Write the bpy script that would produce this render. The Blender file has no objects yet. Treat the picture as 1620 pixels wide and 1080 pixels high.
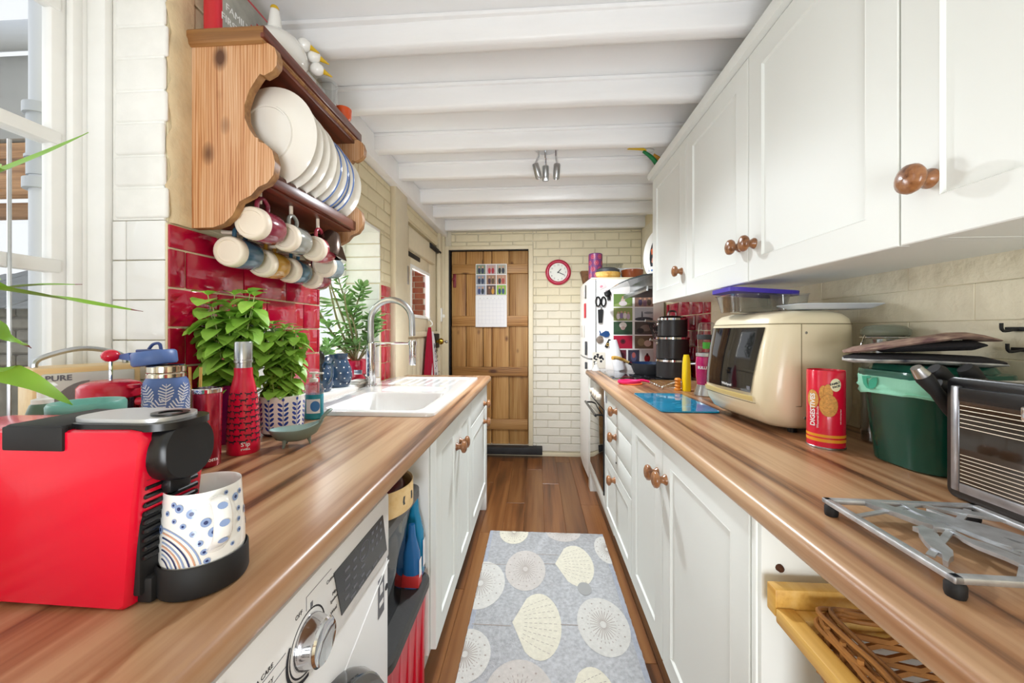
import bpy, bmesh, math, random
from mathutils import Matrix, Vector
from math import sin, cos, pi, radians
random.seed(7)
sc = bpy.context.scene
COL = sc.collection

# ---------------------------------------------------------------- camera, world, light
cam = bpy.data.objects.new('camera', bpy.data.cameras.new('camera'))
COL.objects.link(cam)
cam.location = (0, 0, 1.2)
cam.rotation_euler = (pi / 2, 0, math.atan(38 / 600))
cam.data.sensor_width = 36
cam.data.lens = 36 * 600 / 1620
cam.data.shift_y = -16 / 1620
cam.data.clip_start = 0.02
sc.camera = cam

w = bpy.data.worlds.new('overcast')
sc.world = w
w.use_nodes = True
wn = w.node_tree
bg = wn.nodes['Background']
bg.inputs[0].default_value = (0.93, 0.97, 1.0, 1)
bg.inputs[1].default_value = 1.05

def area(name, loc, target, sx, sy, power, col):
    l = bpy.data.lights.new(name, 'AREA')
    l.shape = 'RECTANGLE'; l.size = sx; l.size_y = sy; l.energy = power; l.color = col
    o = bpy.data.objects.new(name, l); COL.objects.link(o)
    o.location = loc
    o.rotation_euler = (Vector(target) - Vector(loc)).to_track_quat('-Z', 'Y').to_euler()
    o['kind'] = 'helper'
    return o
area('daylight_window', (-3.4, 0.55, 2.1), (0.6, 0.75, 1.0), 1.8, 1.8, 16, (0.95, 0.98, 1.0))
area('daylight_side_window', (-2.1, 2.75, 1.9), (0.4, 1.5, 0.95), 1.0, 1.2, 170, (0.95, 0.98, 1.0))
area('ceiling_fill', (0.0, -1.3, 0.75), (0.0, 1.6, 2.26), 0.9, 0.9, 34, (0.92, 0.965, 1.0))   # added unseen fill behind the camera, aimed up to brighten the ceiling
def lamp(name, kind, loc, target, power, col, soft):
    l = bpy.data.lights.new(name, kind); l.energy = power; l.color = col
    if kind == 'SUN': l.angle = soft
    else: l.shadow_soft_size = soft
    if kind == 'SPOT': l.spot_size = 2.3; l.spot_blend = 1
    o = bpy.data.objects.new(name, l); COL.objects.link(o); o.location = loc; o['kind'] = 'helper'
    o.rotation_euler = (Vector(target) - Vector(loc)).to_track_quat('-Z', 'Y').to_euler()
for p, q, e_ in (((.0, 2.12, 2.06), (-.25, 1.4, .6), 98), ((.06, 2.17, 2.06), (.1, 3.5, .6), 64), ((.12, 2.15, 2.06), (.3, 2.3, .3), 26)):   # the three spotlights of the fitting
    lamp('bulb', 'SPOT', p, q, e_, (0.90, 0.955, 1.0), .03)
sc.view_settings.view_transform = 'Standard'
sc.view_settings.look = 'None'
sc.view_settings.gamma = 1
sc.view_settings.use_curve_mapping = False
sc.view_settings.exposure = 0.0

# ---------------------------------------------------------------- materials
def C(h):
    h = h.lstrip('#')
    v = [int(h[i:i + 2], 16) / 255 for i in (0, 2, 4)]
    return tuple(x / 12.92 if x <= .04045 else ((x + .055) / 1.055) ** 2.4 for x in v) + (1,)

def mat(name, col, rough=.5, metal=0., noise=None, bump=None, coat=0., trans=0., alpha=1., ior=1.45, emit=0., stretch=None, rand=0.):
    m = bpy.data.materials.new(name); m.use_nodes = True
    nt = m.node_tree; b = nt.nodes['Principled BSDF']
    c = C(col) if isinstance(col, str) else col
    b.inputs['Base Color'].default_value = c
    b.inputs['Roughness'].default_value = rough
    b.inputs['Metallic'].default_value = metal
    b.inputs['Coat Weight'].default_value = coat
    b.inputs['Transmission Weight'].default_value = trans
    b.inputs['Alpha'].default_value = alpha
    b.inputs['IOR'].default_value = ior
    if emit:
        b.inputs['Emission Color'].default_value = c; b.inputs['Emission Strength'].default_value = emit
    if noise or bump or rand:
        tc = nt.nodes.new('ShaderNodeTexCoord'); mp = nt.nodes.new('ShaderNodeMapping')
        nt.links.new(tc.outputs['Object'], mp.inputs[0])
        if stretch: mp.inputs['Scale'].default_value = stretch
    if noise:
        n = nt.nodes.new('ShaderNodeTexNoise'); n.inputs['Scale'].default_value = noise[0]; n.inputs['Detail'].default_value = 5
        nt.links.new(mp.outputs[0], n.inputs['Vector'])
        r = nt.nodes.new('ShaderNodeValToRGB'); a = noise[1]
        r.color_ramp.elements[0].position = .3; r.color_ramp.elements[1].position = .7
        r.color_ramp.elements[0].color = [x * (1 - a) for x in c[:3]] + [1]
        r.color_ramp.elements[1].color = [min(1, x * (1 + a * .6)) for x in c[:3]] + [1]
        if len(noise) > 2:
            r.color_ramp.elements[0].color = C(noise[2]); r.color_ramp.elements[1].color = c
        nt.links.new(n.outputs[0], r.inputs[0]); src = r.outputs[0]
        if rand:
            src = _rand(nt, src, rand)
        nt.links.new(src, b.inputs['Base Color'])
    elif rand:
        rgb = nt.nodes.new('ShaderNodeRGB'); rgb.outputs[0].default_value = c
        nt.links.new(_rand(nt, rgb.outputs[0], rand), b.inputs['Base Color'])
    if bump:
        n2 = nt.nodes.new('ShaderNodeTexNoise'); n2.inputs['Scale'].default_value = bump[0]; n2.inputs['Detail'].default_value = 6
        nt.links.new(mp.outputs[0], n2.inputs['Vector'])
        bp = nt.nodes.new('ShaderNodeBump'); bp.inputs['Distance'].default_value = bump[1]; bp.inputs['Strength'].default_value = bump[2] if len(bump) > 2 else .6
        nt.links.new(n2.outputs[0], bp.inputs['Height']); nt.links.new(bp.outputs[0], b.inputs['Normal'])
    return m

def _rand(nt, src, amt):
    oi = nt.nodes.new('ShaderNodeObjectInfo'); mr = nt.nodes.new('ShaderNodeMapRange')
    mr.inputs[3].default_value = 1 - amt; mr.inputs[4].default_value = 1 + amt
    nt.links.new(oi.outputs['Random'], mr.inputs[0])
    hs = nt.nodes.new('ShaderNodeHueSaturation'); nt.links.new(mr.outputs[0], hs.inputs['Value']); nt.links.new(src, hs.inputs['Color'])
    return hs.outputs[0]

def wood(name, dark, mid, light, axis='y', scale=1., rough=.4, rand=0., ringy=0., knots=False, coat=0., fine=.34, tight=0.):
    m = bpy.data.materials.new(name); m.use_nodes = True
    nt = m.node_tree; b = nt.nodes['Principled BSDF']; L = nt.links.new
    b.inputs['Roughness'].default_value = rough; b.inputs['Coat Weight'].default_value = coat; b.inputs['Coat Roughness'].default_value = .2
    tc = nt.nodes.new('ShaderNodeTexCoord'); oi = nt.nodes.new('ShaderNodeObjectInfo')
    vm = nt.nodes.new('ShaderNodeVectorMath'); vm.operation = 'SCALE'; vm.inputs[0].default_value = (7.3, 3.1, 5.7)
    L(oi.outputs['Random'], vm.inputs['Scale'])
    va = nt.nodes.new('ShaderNodeVectorMath'); va.operation = 'ADD'
    L(tc.outputs['Object'], va.inputs[0]); L(vm.outputs[0], va.inputs[1])
    s = {'x': (1.1, 13, 13), 'y': (13, 1.1, 13), 'z': (13, 13, 1.1)}[axis]
    mp = nt.nodes.new('ShaderNodeMapping'); mp.inputs['Scale'].default_value = [k * scale for k in s]
    L(va.outputs[0], mp.inputs[0])
    n = nt.nodes.new('ShaderNodeTexNoise'); n.inputs['Scale'].default_value = 1; n.inputs['Detail'].default_value = 7; n.inputs['Distortion'].default_value = .9
    L(mp.outputs[0], n.inputs['Vector'])
    mp2 = nt.nodes.new('ShaderNodeMapping'); mp2.inputs['Scale'].default_value = [k * scale * (6 if k > 2 else 2.2) for k in s]
    L(va.outputs[0], mp2.inputs[0])
    n2 = nt.nodes.new('ShaderNodeTexNoise'); n2.inputs['Scale'].default_value = 1; n2.inputs['Detail'].default_value = 4
    L(mp2.outputs[0], n2.inputs['Vector'])
    mx = nt.nodes.new('ShaderNodeMix'); mx.data_type = 'FLOAT'; mx.inputs[0].default_value = fine
    L(n.outputs[0], mx.inputs[2]); L(n2.outputs[0], mx.inputs[3])
    fac = mx.outputs[0]
    if ringy:
        wv = nt.nodes.new('ShaderNodeTexWave'); wv.wave_type = 'BANDS'; wv.bands_direction = 'X' if axis != 'x' else 'Z'
        mp3 = nt.nodes.new('ShaderNodeMapping'); mp3.inputs['Scale'].default_value = {'x': (.25, 1, 1), 'y': (1, .12, 1), 'z': (1, 1, .12)}[axis]
        L(va.outputs[0], mp3.inputs[0]); L(mp3.outputs[0], wv.inputs['Vector'])
        wv.inputs['Scale'].default_value = 26 * scale; wv.inputs['Distortion'].default_value = 7; wv.inputs['Detail'].default_value = 2; wv.inputs['Detail Scale'].default_value = .6
        m2 = nt.nodes.new('ShaderNodeMix'); m2.data_type = 'FLOAT'; m2.inputs[0].default_value = ringy
        L(fac, m2.inputs[2]); L(wv.outputs['Fac'], m2.inputs[3]); fac = m2.outputs[0]
    r = nt.nodes.new('ShaderNodeValToRGB'); e = r.color_ramp.elements
    e[0].position = .34 + tight; e[0].color = C(dark); e[1].position = .64 - tight * .6; e[1].color = C(light)
    k = e.new(.47); k.color = C(mid)
    L(fac, r.inputs[0]); src = r.outputs[0]
    if knots:
        vo = nt.nodes.new('ShaderNodeTexVoronoi'); vo.inputs['Scale'].default_value = 1
        mp4 = nt.nodes.new('ShaderNodeMapping'); mp4.inputs['Scale'].default_value = {'x': (3, 7, 7), 'y': (7, 3, 7), 'z': (7, 7, 4.2)}[axis]
        L(va.outputs[0], mp4.inputs[0]); L(mp4.outputs[0], vo.inputs['Vector'])
        rr = nt.nodes.new('ShaderNodeValToRGB'); rr.color_ramp.elements[0].position = .07; rr.color_ramp.elements[1].position = .17
        L(vo.outputs['Distance'], rr.inputs[0])
        mk = nt.nodes.new('ShaderNodeMix'); mk.data_type = 'RGBA'; mk.inputs[6].default_value = C('#5a3216')
        L(rr.outputs[0], mk.inputs[0]); L(src, mk.inputs[7]); src = mk.outputs[2]
    if rand: src = _rand(nt, src, rand)
    L(src, b.inputs['Base Color'])
    bp = nt.nodes.new('ShaderNodeBump'); bp.inputs['Distance'].default_value = .0006; bp.inputs['Strength'].default_value = .35
    L(n2.outputs[0], bp.inputs['Height']); L(bp.outputs[0], b.inputs['Normal'])
    return m

def pane_mat(name, tint='#ffffff', gloss=.12, power=5, edge=.7):
    m = bpy.data.materials.new(name); m.use_nodes = True
    nt = m.node_tree; nt.nodes.remove(nt.nodes['Principled BSDF'])
    t = nt.nodes.new('ShaderNodeBsdfTransparent'); t.inputs[0].default_value = C(tint)
    g = nt.nodes.new('ShaderNodeBsdfGlossy'); g.inputs['Roughness'].default_value = .02
    f = nt.nodes.new('ShaderNodeLayerWeight'); f.inputs[0].default_value = .5
    pw = nt.nodes.new('ShaderNodeMath'); pw.operation = 'POWER'; pw.inputs[1].default_value = power
    nt.links.new(f.outputs['Facing'], pw.inputs[0])
    mu = nt.nodes.new('ShaderNodeMath'); mu.operation = 'MULTIPLY_ADD'; mu.inputs[1].default_value = edge; mu.inputs[2].default_value = .02 + gloss * .15; mu.use_clamp = True
    x = nt.nodes.new('ShaderNodeMixShader')
    nt.links.new(pw.outputs[0], mu.inputs[0]); nt.links.new(mu.outputs[0], x.inputs[0])
    nt.links.new(t.outputs[0], x.inputs[1]); nt.links.new(g.outputs[0], x.inputs[2])
    nt.links.new(x.outputs[0], nt.nodes['Material Output'].inputs[0])
    return m

M = {}
M['cream'] = mat('cream_masonry_paint', '#e8dcba', .75, noise=(9, .05), bump=(38, .004), rand=.025)
M['white_brick'] = mat('white_masonry_paint', '#f4f3ee', .7, noise=(14, .05), bump=(36, .005))
M['old_plaster'] = mat('bare_buff_plaster', '#dcc6a0', .85, noise=(14, .16), bump=(40, .006))
M['rough_cream'] = mat('rough_cream_paint', '#ece4cc', .75, noise=(5, .07), bump=(9, .02, 1.0))
M['back_brick_low'] = mat('cream_brick_daylit', '#e2ddd0', .7, noise=(7, .05), bump=(45, .003), rand=.015)  # cream paint whitened in colour for the cool daylight low on the wall
M['back_brick_mid'] = mat('cream_brick_half_daylit', '#e2dac6', .7, noise=(7, .05), bump=(45, .003), rand=.02)  # half-whitened cream, fading the painted daylight upward; also the wall core
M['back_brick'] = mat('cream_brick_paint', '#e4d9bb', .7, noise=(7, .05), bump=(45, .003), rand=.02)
M['ceil'] = mat('white_ceiling_paint', '#f8f9fa', .8, noise=(3, .02), bump=(12, .003))
M['beam'] = mat('white_gloss_beam_paint', '#fafafa', .42, noise=(6, .04), bump=(9, .008), stretch=(.35, 1.6, 1.6))
M['frame'] = mat('white_window_gloss', '#f5f5f2', .3, noise=(20, .02))
M['creamwood'] = mat('cream_woodwork_paint', '#e3d7ba', .45, noise=(16, .04), bump=(30, .002))
M['redtile'] = mat('red_glazed_tile', '#b00a32', .08, noise=(6, .1), bump=(7, .0022, .5), coat=.6, rand=.05)
M['whitetile'] = mat('white_glazed_tile', '#f3f3f0', .1, bump=(7, .0018, .5), coat=.5)
M['grout'] = mat('cream_grout', '#e8d9b6', .8)
M['floorwood'] = wood('walnut_laminate_floor', '#4a2c17', '#744726', '#8f6239', 'y', .5, .3, rand=.2)
M['worktop'] = wood('walnut_worktop', '#573826', '#9d704d', '#c4a07b', 'y', .42, .34, coat=.12, fine=.52, tight=.06)
M['pine'] = wood('old_pine', '#7a4a1f', '#aa7a42', '#c49a62', 'z', .8, .5, rand=.12, ringy=.16, knots=True)
M['pine_rail'] = wood('old_pine_rail', '#74461d', '#a2723c', '#bc9059', 'x', .8, .5, rand=.1, ringy=.16, knots=True)
M['rackpine'] = wood('varnished_pine', '#a9683a', '#cf9868', '#e0b894', 'z', 1.6, .42, ringy=.13, coat=.2, knots=True, fine=.45)
M['rackdark'] = wood('red_brown_varnish', '#431b0f', '#6b2f1c', '#83402a', 'y', .9, .35, coat=.2)
M['rackedge'] = wood('rubbed_brown_edge', '#6b4522', '#97683a', '#b98a54', 'x', 1., .5)
M['knobwood'] = wood('polished_knob_wood', '#5c3216', '#8d5a33', '#a87347', 'x', 2., .28, coat=.4)
M['basketwood'] = wood('yellow_pine', '#c08a35', '#dcae56', '#eac781', 'y', .9, .45)
M['unit'] = mat('ivory_cabinet_lacquer', '#ebeeea', .5)
M['unitwhite'] = mat('white_cabinet_board', '#f1f1ee', .4)
M['bead'] = mat('ivory_bead', '#f4f4ee', .25)
M['rug'] = None
M['chrome'] = mat('chrome', '#d9dade', .08, 1)
M['steel'] = mat('brushed_steel', '#b9bbbd', .28, 1, noise=(30, .1))
M['black'] = mat('black_plastic', '#141416', .3)
M['softblack'] = mat('matt_black', '#1b1b1d', .6)
M['darkgrey'] = mat('dark_grey_plastic', '#3e4145', .5)
M['ceramic'] = mat('white_glazed_ceramic', '#f6f5f1', .1, coat=.5)
M['bisque'] = mat('unglazed_cream_base', '#efe2cf', .5)
M['outdoor_pvc'] = mat('dimmed_white_pvc', '#c4c9d0', .5)  # white plastic greyed in its colour so outdoor light does not bleach it
M['outdoor_paint'] = mat('shaded_white_paint', '#a9aaa8', .7, noise=(6, .1))  # white paint with its shade put into the colour
M['offwhite'] = mat('off_white_plastic', '#efefea', .35)
M['glass'] = pane_mat('clear_window_glass')
M['clearplastic'] = pane_mat('clear_plastic', '#eceff0', .5, 2.2, .75)
M['paper'] = mat('white_paper', '#f1f1f4', .7)
M['ink'] = mat('black_print', '#20212a', .6)
M['inkgrey'] = mat('grey_print', '#6f7078', .6)
M['whiteprint'] = mat('white_print', '#f2f2f2', .5)
M['soil'] = mat('dark_soil', '#33261a', .9, noise=(60, .4))

# ---------------------------------------------------------------- mesh helpers
class G:
    def __init__(s): s.v = []; s.f = []; s.m = []
    def add(s, v, f, mi=0):
        o = len(s.v); s.v += [tuple(p) for p in v]; s.f += [tuple(i + o for i in q) for q in f]; s.m += [mi] * len(f); return s
    def box(s, a, b, bev=0., seg=2, mi=0):
        a, b = [min(p, q) for p, q in zip(a, b)], [max(p, q) for p, q in zip(a, b)]
        v = [(x, y, z) for x in (a[0], b[0]) for y in (a[1], b[1]) for z in (a[2], b[2])]
        f = [(0, 1, 3, 2), (4, 6, 7, 5), (0, 4, 5, 1), (2, 3, 7, 6), (0, 2, 6, 4), (1, 5, 7, 3)]
        if bev <= 0: return s.add(v, f, mi)
        bm = bmesh.new(); vs = [bm.verts.new(p) for p in v]
        for q in f: bm.faces.new([vs[i] for i in q])
        bev = min(bev, .49 * min(b[i] - a[i] for i in range(3)))
        bmesh.ops.bevel(bm, geom=bm.edges[:], offset=bev, segments=seg, affect='EDGES', profile=.5)
        bm.verts.index_update()
        s.add([p.co[:] for p in bm.verts], [[p.index for p in q.verts] for q in bm.faces], mi); bm.free(); return s
    def lathe(s, prof, seg=28, c=(0, 0, 0), axis='z', a0=0., a1=2 * pi, sx=1., sy=1., mi=0):
        full = abs(a1 - a0 - 2 * pi) < 1e-6; n = seg if full else seg + 1
        v = []
        for r, z in prof:
            r = max(r, 1e-5)
            for i in range(n):
                a = a0 + (a1 - a0) * i / seg
                p = (r * cos(a) * sx, r * sin(a) * sy, z)
                if axis == 'x': p = (p[2], p[0], p[1])
                if axis == '-x': p = (-p[2], p[1], p[0])
                if axis == 'y': p = (p[0], p[2], p[1])
                if axis == '-y': p = (p[0], -p[2], p[1])
                v.append((p[0] + c[0], p[1] + c[1], p[2] + c[2]))
        f = []
        for k in range(len(prof) - 1):
            for i in range(seg):
                j = (i + 1) % n
                f.append((k * n + i, k * n + j, (k + 1) * n + j, (k + 1) * n + i))
        return s.add(v, f, mi)
    def loft(s, loops, cap0=True, cap1=True, mi=0, closed=True):
        n = len(loops[0]); v = [p for l in loops for p in l]; f = []
        for k in range(len(loops) - 1):
            for i in range(n if closed else n - 1):
                j = (i + 1) % n
                f.append((k * n + i, k * n + j, (k + 1) * n + j, (k + 1) * n + i))
        if cap0: f.append(tuple(range(n - 1, -1, -1)))
        if cap1: f.append(tuple(range((len(loops) - 1) * n, len(loops) * n)))
        return s.add(v, f, mi)
    def tube(s, pts, r, seg=8, closed=False, mi=0):
        P = [Vector(p) for p in pts]; n = len(P); loops = []
        nrm = None
        for i, p in enumerate(P):
            if closed: t = (P[(i + 1) % n] - P[i - 1])
            else: t = P[min(i + 1, n - 1)] - P[max(i - 1, 0)]
            t.normalize()
            if nrm is None:
                nrm = t.orthogonal().normalized()
            nrm = (nrm - t * nrm.dot(t)).normalized(); bi = t.cross(nrm)
            rr = r(i / (n - 1)) if callable(r) else (r[i] if isinstance(r, (list, tuple)) else r)
            loops.append([p + (nrm * cos(2 * pi * k / seg) + bi * sin(2 * pi * k / seg)) * rr for k in range(seg)])
        if closed: loops.append(loops[0])
        return s.loft(loops, not closed, not closed, mi)
    def prism(s, poly, a, b, plane='xz', mi=0, bev=0.):
        def P(u, v, d):
            return {'xz': (u, d, v), 'yz': (d, u, v), 'xy': (u, v, d)}[plane]
        if bev:
            cx = sum(p[0] for p in poly) / len(poly); cy = sum(p[1] for p in poly) / len(poly)
        return s.loft([[P(u, v, a) for u, v in poly], [P(u, v, b) for u, v in poly]], mi=mi)
    def ball(s, c, rx, ry=None, rz=None, seg=16, rings=10, mi=0):
        ry = ry or rx; rz = rz or rx
        return s.lathe([(sin(pi * i / rings), -cos(pi * i / rings) * rz) for i in range(rings + 1)], seg, c, sx=rx, sy=ry, mi=mi)
    def xf(s, mtx):
        s.v = [tuple(mtx @ Vector(p)) for p in s.v]; return s

def spline(pts, n=8, closed=False):
    P = [Vector(p) for p in pts]; out = []; N = len(P)
    rng = N if closed else N - 1
    for i in range(rng):
        if closed: a, b, c_, d = P[i - 1], P[i], P[(i + 1) % N], P[(i + 2) % N]
        else: a, b, c_, d = P[max(i - 1, 0)], P[i], P[i + 1], P[min(i + 2, N - 1)]
        for k in range(n):
            t = k / n
            out.append(.5 * ((2 * b) + (c_ - a) * t + (2 * a - 5 * b + 4 * c_ - d) * t * t + (3 * b - a - 3 * c_ + d) * t ** 3))
    if not closed: out.append(P[-1])
    return out

def mesh(name, g, mats, sharp=35, recalc=True):
    me = bpy.data.meshes.new(name); me.from_pydata(g.v, [], g.f)
    for m in (mats if isinstance(mats, (list, tuple)) else [mats]): me.materials.append(m)
    if any(g.m): me.polygons.foreach_set('material_index', g.m)
    if recalc:
        bm = bmesh.new(); bm.from_mesh(me)
        bmesh.ops.remove_doubles(bm, verts=bm.verts[:], dist=1e-6)
        bmesh.ops.recalc_face_normals(bm, faces=bm.faces[:]); bm.to_mesh(me); bm.free()
    me.polygons.foreach_set('use_smooth', [True] * len(me.polygons))
    me.set_sharp_from_angle(angle=radians(sharp))
    me.update(); return me

def obj(name, g, mats, parent=None, sharp=35, loc=(0, 0, 0), label=None, kind=None, rot=None, recalc=True):
    me = g if isinstance(g, bpy.types.Mesh) else mesh(name, g, mats, sharp, recalc)
    o = bpy.data.objects.new(name, me); COL.objects.link(o); o.parent = parent; o.location = loc
    if rot: o.rotation_euler = rot
    if label: o['label'] = label
    if kind: o['kind'] = kind
    return o

def thing(name, label, cat, loc=(0, 0, 0), rz=0., group=None, rot=None):
    o = bpy.data.objects.new(name, None); COL.objects.link(o); o.location = loc; o.rotation_euler = rot or (0, 0, rz)
    o.empty_display_size = .05
    o['label'] = label; o['category'] = cat
    if group: o['group'] = group
    return o

def tag(o, label, cat, group=None):
    o['label'] = label; o['category'] = cat
    if group: o['group'] = group
    return o

def struct(name, g, m, parent=None, **k):
    o = obj(name, g, m, parent, **k)
    if not parent: o['kind'] = 'structure'
    return o

def sroot(name, loc=(0, 0, 0)):
    o = bpy.data.objects.new(name, None); COL.objects.link(o); o.location = loc; o['kind'] = 'structure'; return o

_fc = bpy.data.curves.new('lettering', 'FONT'); _fo = bpy.data.objects.new('lettering', _fc)
def text_geo(txt, size, ext=.0002, align='CENTER', bold=0.):
    _fc.body = txt; _fc.size = size; _fc.extrude = ext; _fc.align_x = align; _fc.align_y = 'CENTER'; _fc.resolution_u = 2; _fc.offset = bold
    me = bpy.data.meshes.new_from_object(_fo)
    g = G(); g.add([v.co[:] for v in me.vertices], [tuple(p.vertices) for p in me.polygons]); bpy.data.meshes.remove(me); return g
def text_plane(g, loc, right, up):
    r = Vector(right).normalized(); u = Vector(up).normalized(); n = r.cross(u)
    return g.xf(Matrix(((r.x, u.x, n.x, loc[0]), (r.y, u.y, n.y, loc[1]), (r.z, u.z, n.z, loc[2]), (0, 0, 0, 1))))
def wrap(g, rf, a0=-pi / 2, sx=1., sy=1., off=.0006, R0=None):
    """bend a flat sheet (x along the girth, y up) round a turned body of radius rf(z); increasing x runs anticlockwise from above"""
    out = []
    ys = [p[1] for p in g.v]; R0 = R0 or max(rf((min(ys) + max(ys)) / 2), 1e-4)
    for x, y, z in g.v:
        r = rf(y) + off + z; a = a0 + x / R0
        out.append((r * cos(a) * sx, r * sin(a) * sy, y))
    g.v = out; return g
def flat(g, poly, mi=0): return g.add([(x, y, 0) for x, y in poly], [tuple(range(len(poly)))], mi)
def patch(g, cx, cy, a, b=None, n=20, rings=4):
    b = b or a; L = [[(cx + a * k / rings * cos(2 * pi * i / n), cy + b * k / rings * sin(2 * pi * i / n), 0) for i in range(n)] for k in range(rings, 0, -1)]
    return g.loft(L, False, True)
def disc(cx, cy, r, ry=None, n=14): return [(cx + r * cos(2 * pi * i / n), cy + (ry or r) * sin(2 * pi * i / n)) for i in range(n)]
def rrect(w_, d, r, seg=5, cx=0, cy=0):
    p = []
    for qx, qy, a in ((1, 1, 0), (-1, 1, 90), (-1, -1, 180), (1, -1, 270)):
        for i in range(seg + 1):
            t = radians(a + 90 * i / seg); p.append((cx + qx * (w_ / 2 - r) + r * cos(t), cy + qy * (d / 2 - r) + r * sin(t)))
    return p
def rprof(prof):  # radius as a function of height from a lathe profile
    def f(z):
        for (r0, z0), (r1, z1) in zip(prof, prof[1:]):
            if z0 <= z <= z1 and z1 > z0: return r0 + (r1 - r0) * (z - z0) / (z1 - z0)
        return prof[0][0] if z < prof[0][1] else prof[-1][0]
    return f
def copy_tree(o, loc, label=None, rot=None, parent=None, swap=None):
    c = o.copy(); COL.objects.link(c); c.parent = parent
    if parent is None:
        c.location = loc
        if rot: c.rotation_euler = rot
        if label: c['label'] = label
    if swap and c.type == 'MESH' and c.data.materials and c.data.materials[0].name in swap:
        c.data = c.data.copy()
        for i, m_ in enumerate(c.data.materials):
            if m_.name in swap: c.data.materials[i] = swap[m_.name]
    for ch in list(o.children): copy_tree(ch, None, parent=c, swap=swap)
    return c
# ---------------------------------------------------------------- the setting
_bc = {}
def brick_mesh(l, h, d, bev, m):
    k = (round(l * 200), round(h * 200), m.name, d)
    if k not in _bc:
        _bc[k] = mesh('brick', G().box((-l / 2 , -d, -h / 2), (l / 2, 0, h / 2), bev, 1), m)
    return _bc[k]
def courses(parent, org, u, regions, m, z0, ch=.075, bl=.225, joint=.008, d=.012, bev=.004, name='brick', jit=.002, off=0., seams=None):
    """lay pieces in stretcher bond on a vertical face: org + u*s, height z; regions are (s0,s1,zlo,zhi). Pieces stand proud on the side -n."""
    u = Vector(u); ang = math.atan2(u.y, u.x)
    for s0, s1, zl, zh in regions:
        k0 = math.floor((zl - z0) / ch)
        k = k0
        while z0 + k * ch < zh - .012:
            a, b = max(zl, z0 + k * ch), min(zh, z0 + (k + 1) * ch)
            if b - a > .018:
                sh = off + (bl / 2 if k % 2 else 0.)
                i = math.floor((s0 - sh) / bl)
                while sh + i * bl < s1 - .012:
                    p, q = max(s0, sh + i * bl), min(s1, sh + (i + 1) * bl)
                    if q - p > .022:
                        l = round((q - p - joint) * 200) / 200; h = round((b - a - joint) * 200) / 200
                        c = Vector(org) + u * ((p + q) / 2); c.z = (a + b) / 2
                        o = obj(name, brick_mesh(l, h, d, bev, m), None, parent)
                        nrm = Vector((u.y, -u.x, 0)); c += nrm * random.uniform(-jit, jit)
                        o.location = c
                        o.rotation_euler = (random.uniform(-jit, jit) * 3, random.uniform(-jit, jit) * 4, ang + random.uniform(-jit, jit) * 3)
                    i += 1
            k += 1

# floor
fl = struct('floor', G().box((-1.2, -2.6, -.1), (1.3, 4.2, -.004)), M['floorwood'])
x = -.98; r_ = 0
while x < 1.0:
    y = .5 - [.0, .75, .35, .95][r_ % 4]
    while y < 3.7:
        a, b = max(y, .35), min(y + 1.25, 3.67)
        if b - a > .05: obj('floorboard', G().box((x + .0006, a + .0006, -.004), (x + .1284, b - .0006, 0), .0012, 1), M['floorwood'], fl)
        y += 1.25
    x += .129; r_ += 1

# ceiling with painted joists
ce = struct('ceiling', G().box((-1.25, -2.6, 2.262), (1.2, 4.0, 2.4)), M['ceil'])
for yb, sk, dz in [(1.285, -.012, .004), (1.635, -.004, 0), (2.02, .004, .004), (2.375, 0, 0), (2.82, 0, .0), (3.175, 0, .0), (3.6, 0, .0), (.9, -.01, 0), (.5, 0, 0)]:
    g = G(); pr = [(-.03, .1), (-.031, .05), (-.03, .008), (-.024, .001), (-.008, -.001), (.01, 0), (.024, .001), (.03, .009), (.031, .05), (.03, .1)]
    loops = []
    for i in range(15):
        X = -.93 + 1.95 * i / 14
        loops.append([(X, yb + u + sk * X + random.uniform(-.0016, .0016), 2.166 + dz + v + random.uniform(-.0015, .0015)) for u, v in pr])
    g.loft(loops); obj('beam', g, M['beam'], ce, 50)
    obj('beam_moulding', G().box((-.92, yb - .043, 2.246), (1.0, yb + .043, 2.262), .005), M['beam'], ce)
struct('trim_1', G().box((-.93, 1.56, 2.12), (-.865, 3.67, 2.262), .008), M['beam'])
struct('trim_2', G().box((-.92, .86, 2.20), (-.895, 1.57, 2.225), .004), M['beam'])

# back wall
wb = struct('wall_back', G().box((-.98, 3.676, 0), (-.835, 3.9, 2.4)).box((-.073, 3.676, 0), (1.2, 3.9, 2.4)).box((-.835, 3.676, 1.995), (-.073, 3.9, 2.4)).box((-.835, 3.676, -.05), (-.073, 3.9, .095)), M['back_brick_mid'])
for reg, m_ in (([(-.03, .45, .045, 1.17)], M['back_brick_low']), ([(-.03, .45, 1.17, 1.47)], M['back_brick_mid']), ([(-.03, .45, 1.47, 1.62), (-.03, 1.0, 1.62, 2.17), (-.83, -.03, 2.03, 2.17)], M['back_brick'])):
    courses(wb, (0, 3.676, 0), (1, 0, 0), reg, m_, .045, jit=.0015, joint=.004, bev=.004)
d2 = sroot('door_2', (-.454, 3.70, .1))
dx = -.834 - -.454
for a, b in zip((0, .147, .315, .40, .571), (.147, .315, .40, .571, .760)):
    obj('plank', G().box((dx + a + .003, 0, .0), (dx + b - .003, .022, 1.885), .004), M['pine'], d2)
for z0, z1 in ((1.756, 1.663), (1.252, 1.151), (.753, .662), (.247, .146)):
    obj('rail', G().box((dx + .012, -.024, z1), (dx + .756, -.001, z0), .006), M['pine_rail'], d2)
obj('backing', G().box((dx, .026, 0), (dx + .76, .04, 1.89)), M['pine'], d2)  # added behind the planks so no sky glows through the gaps
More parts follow.
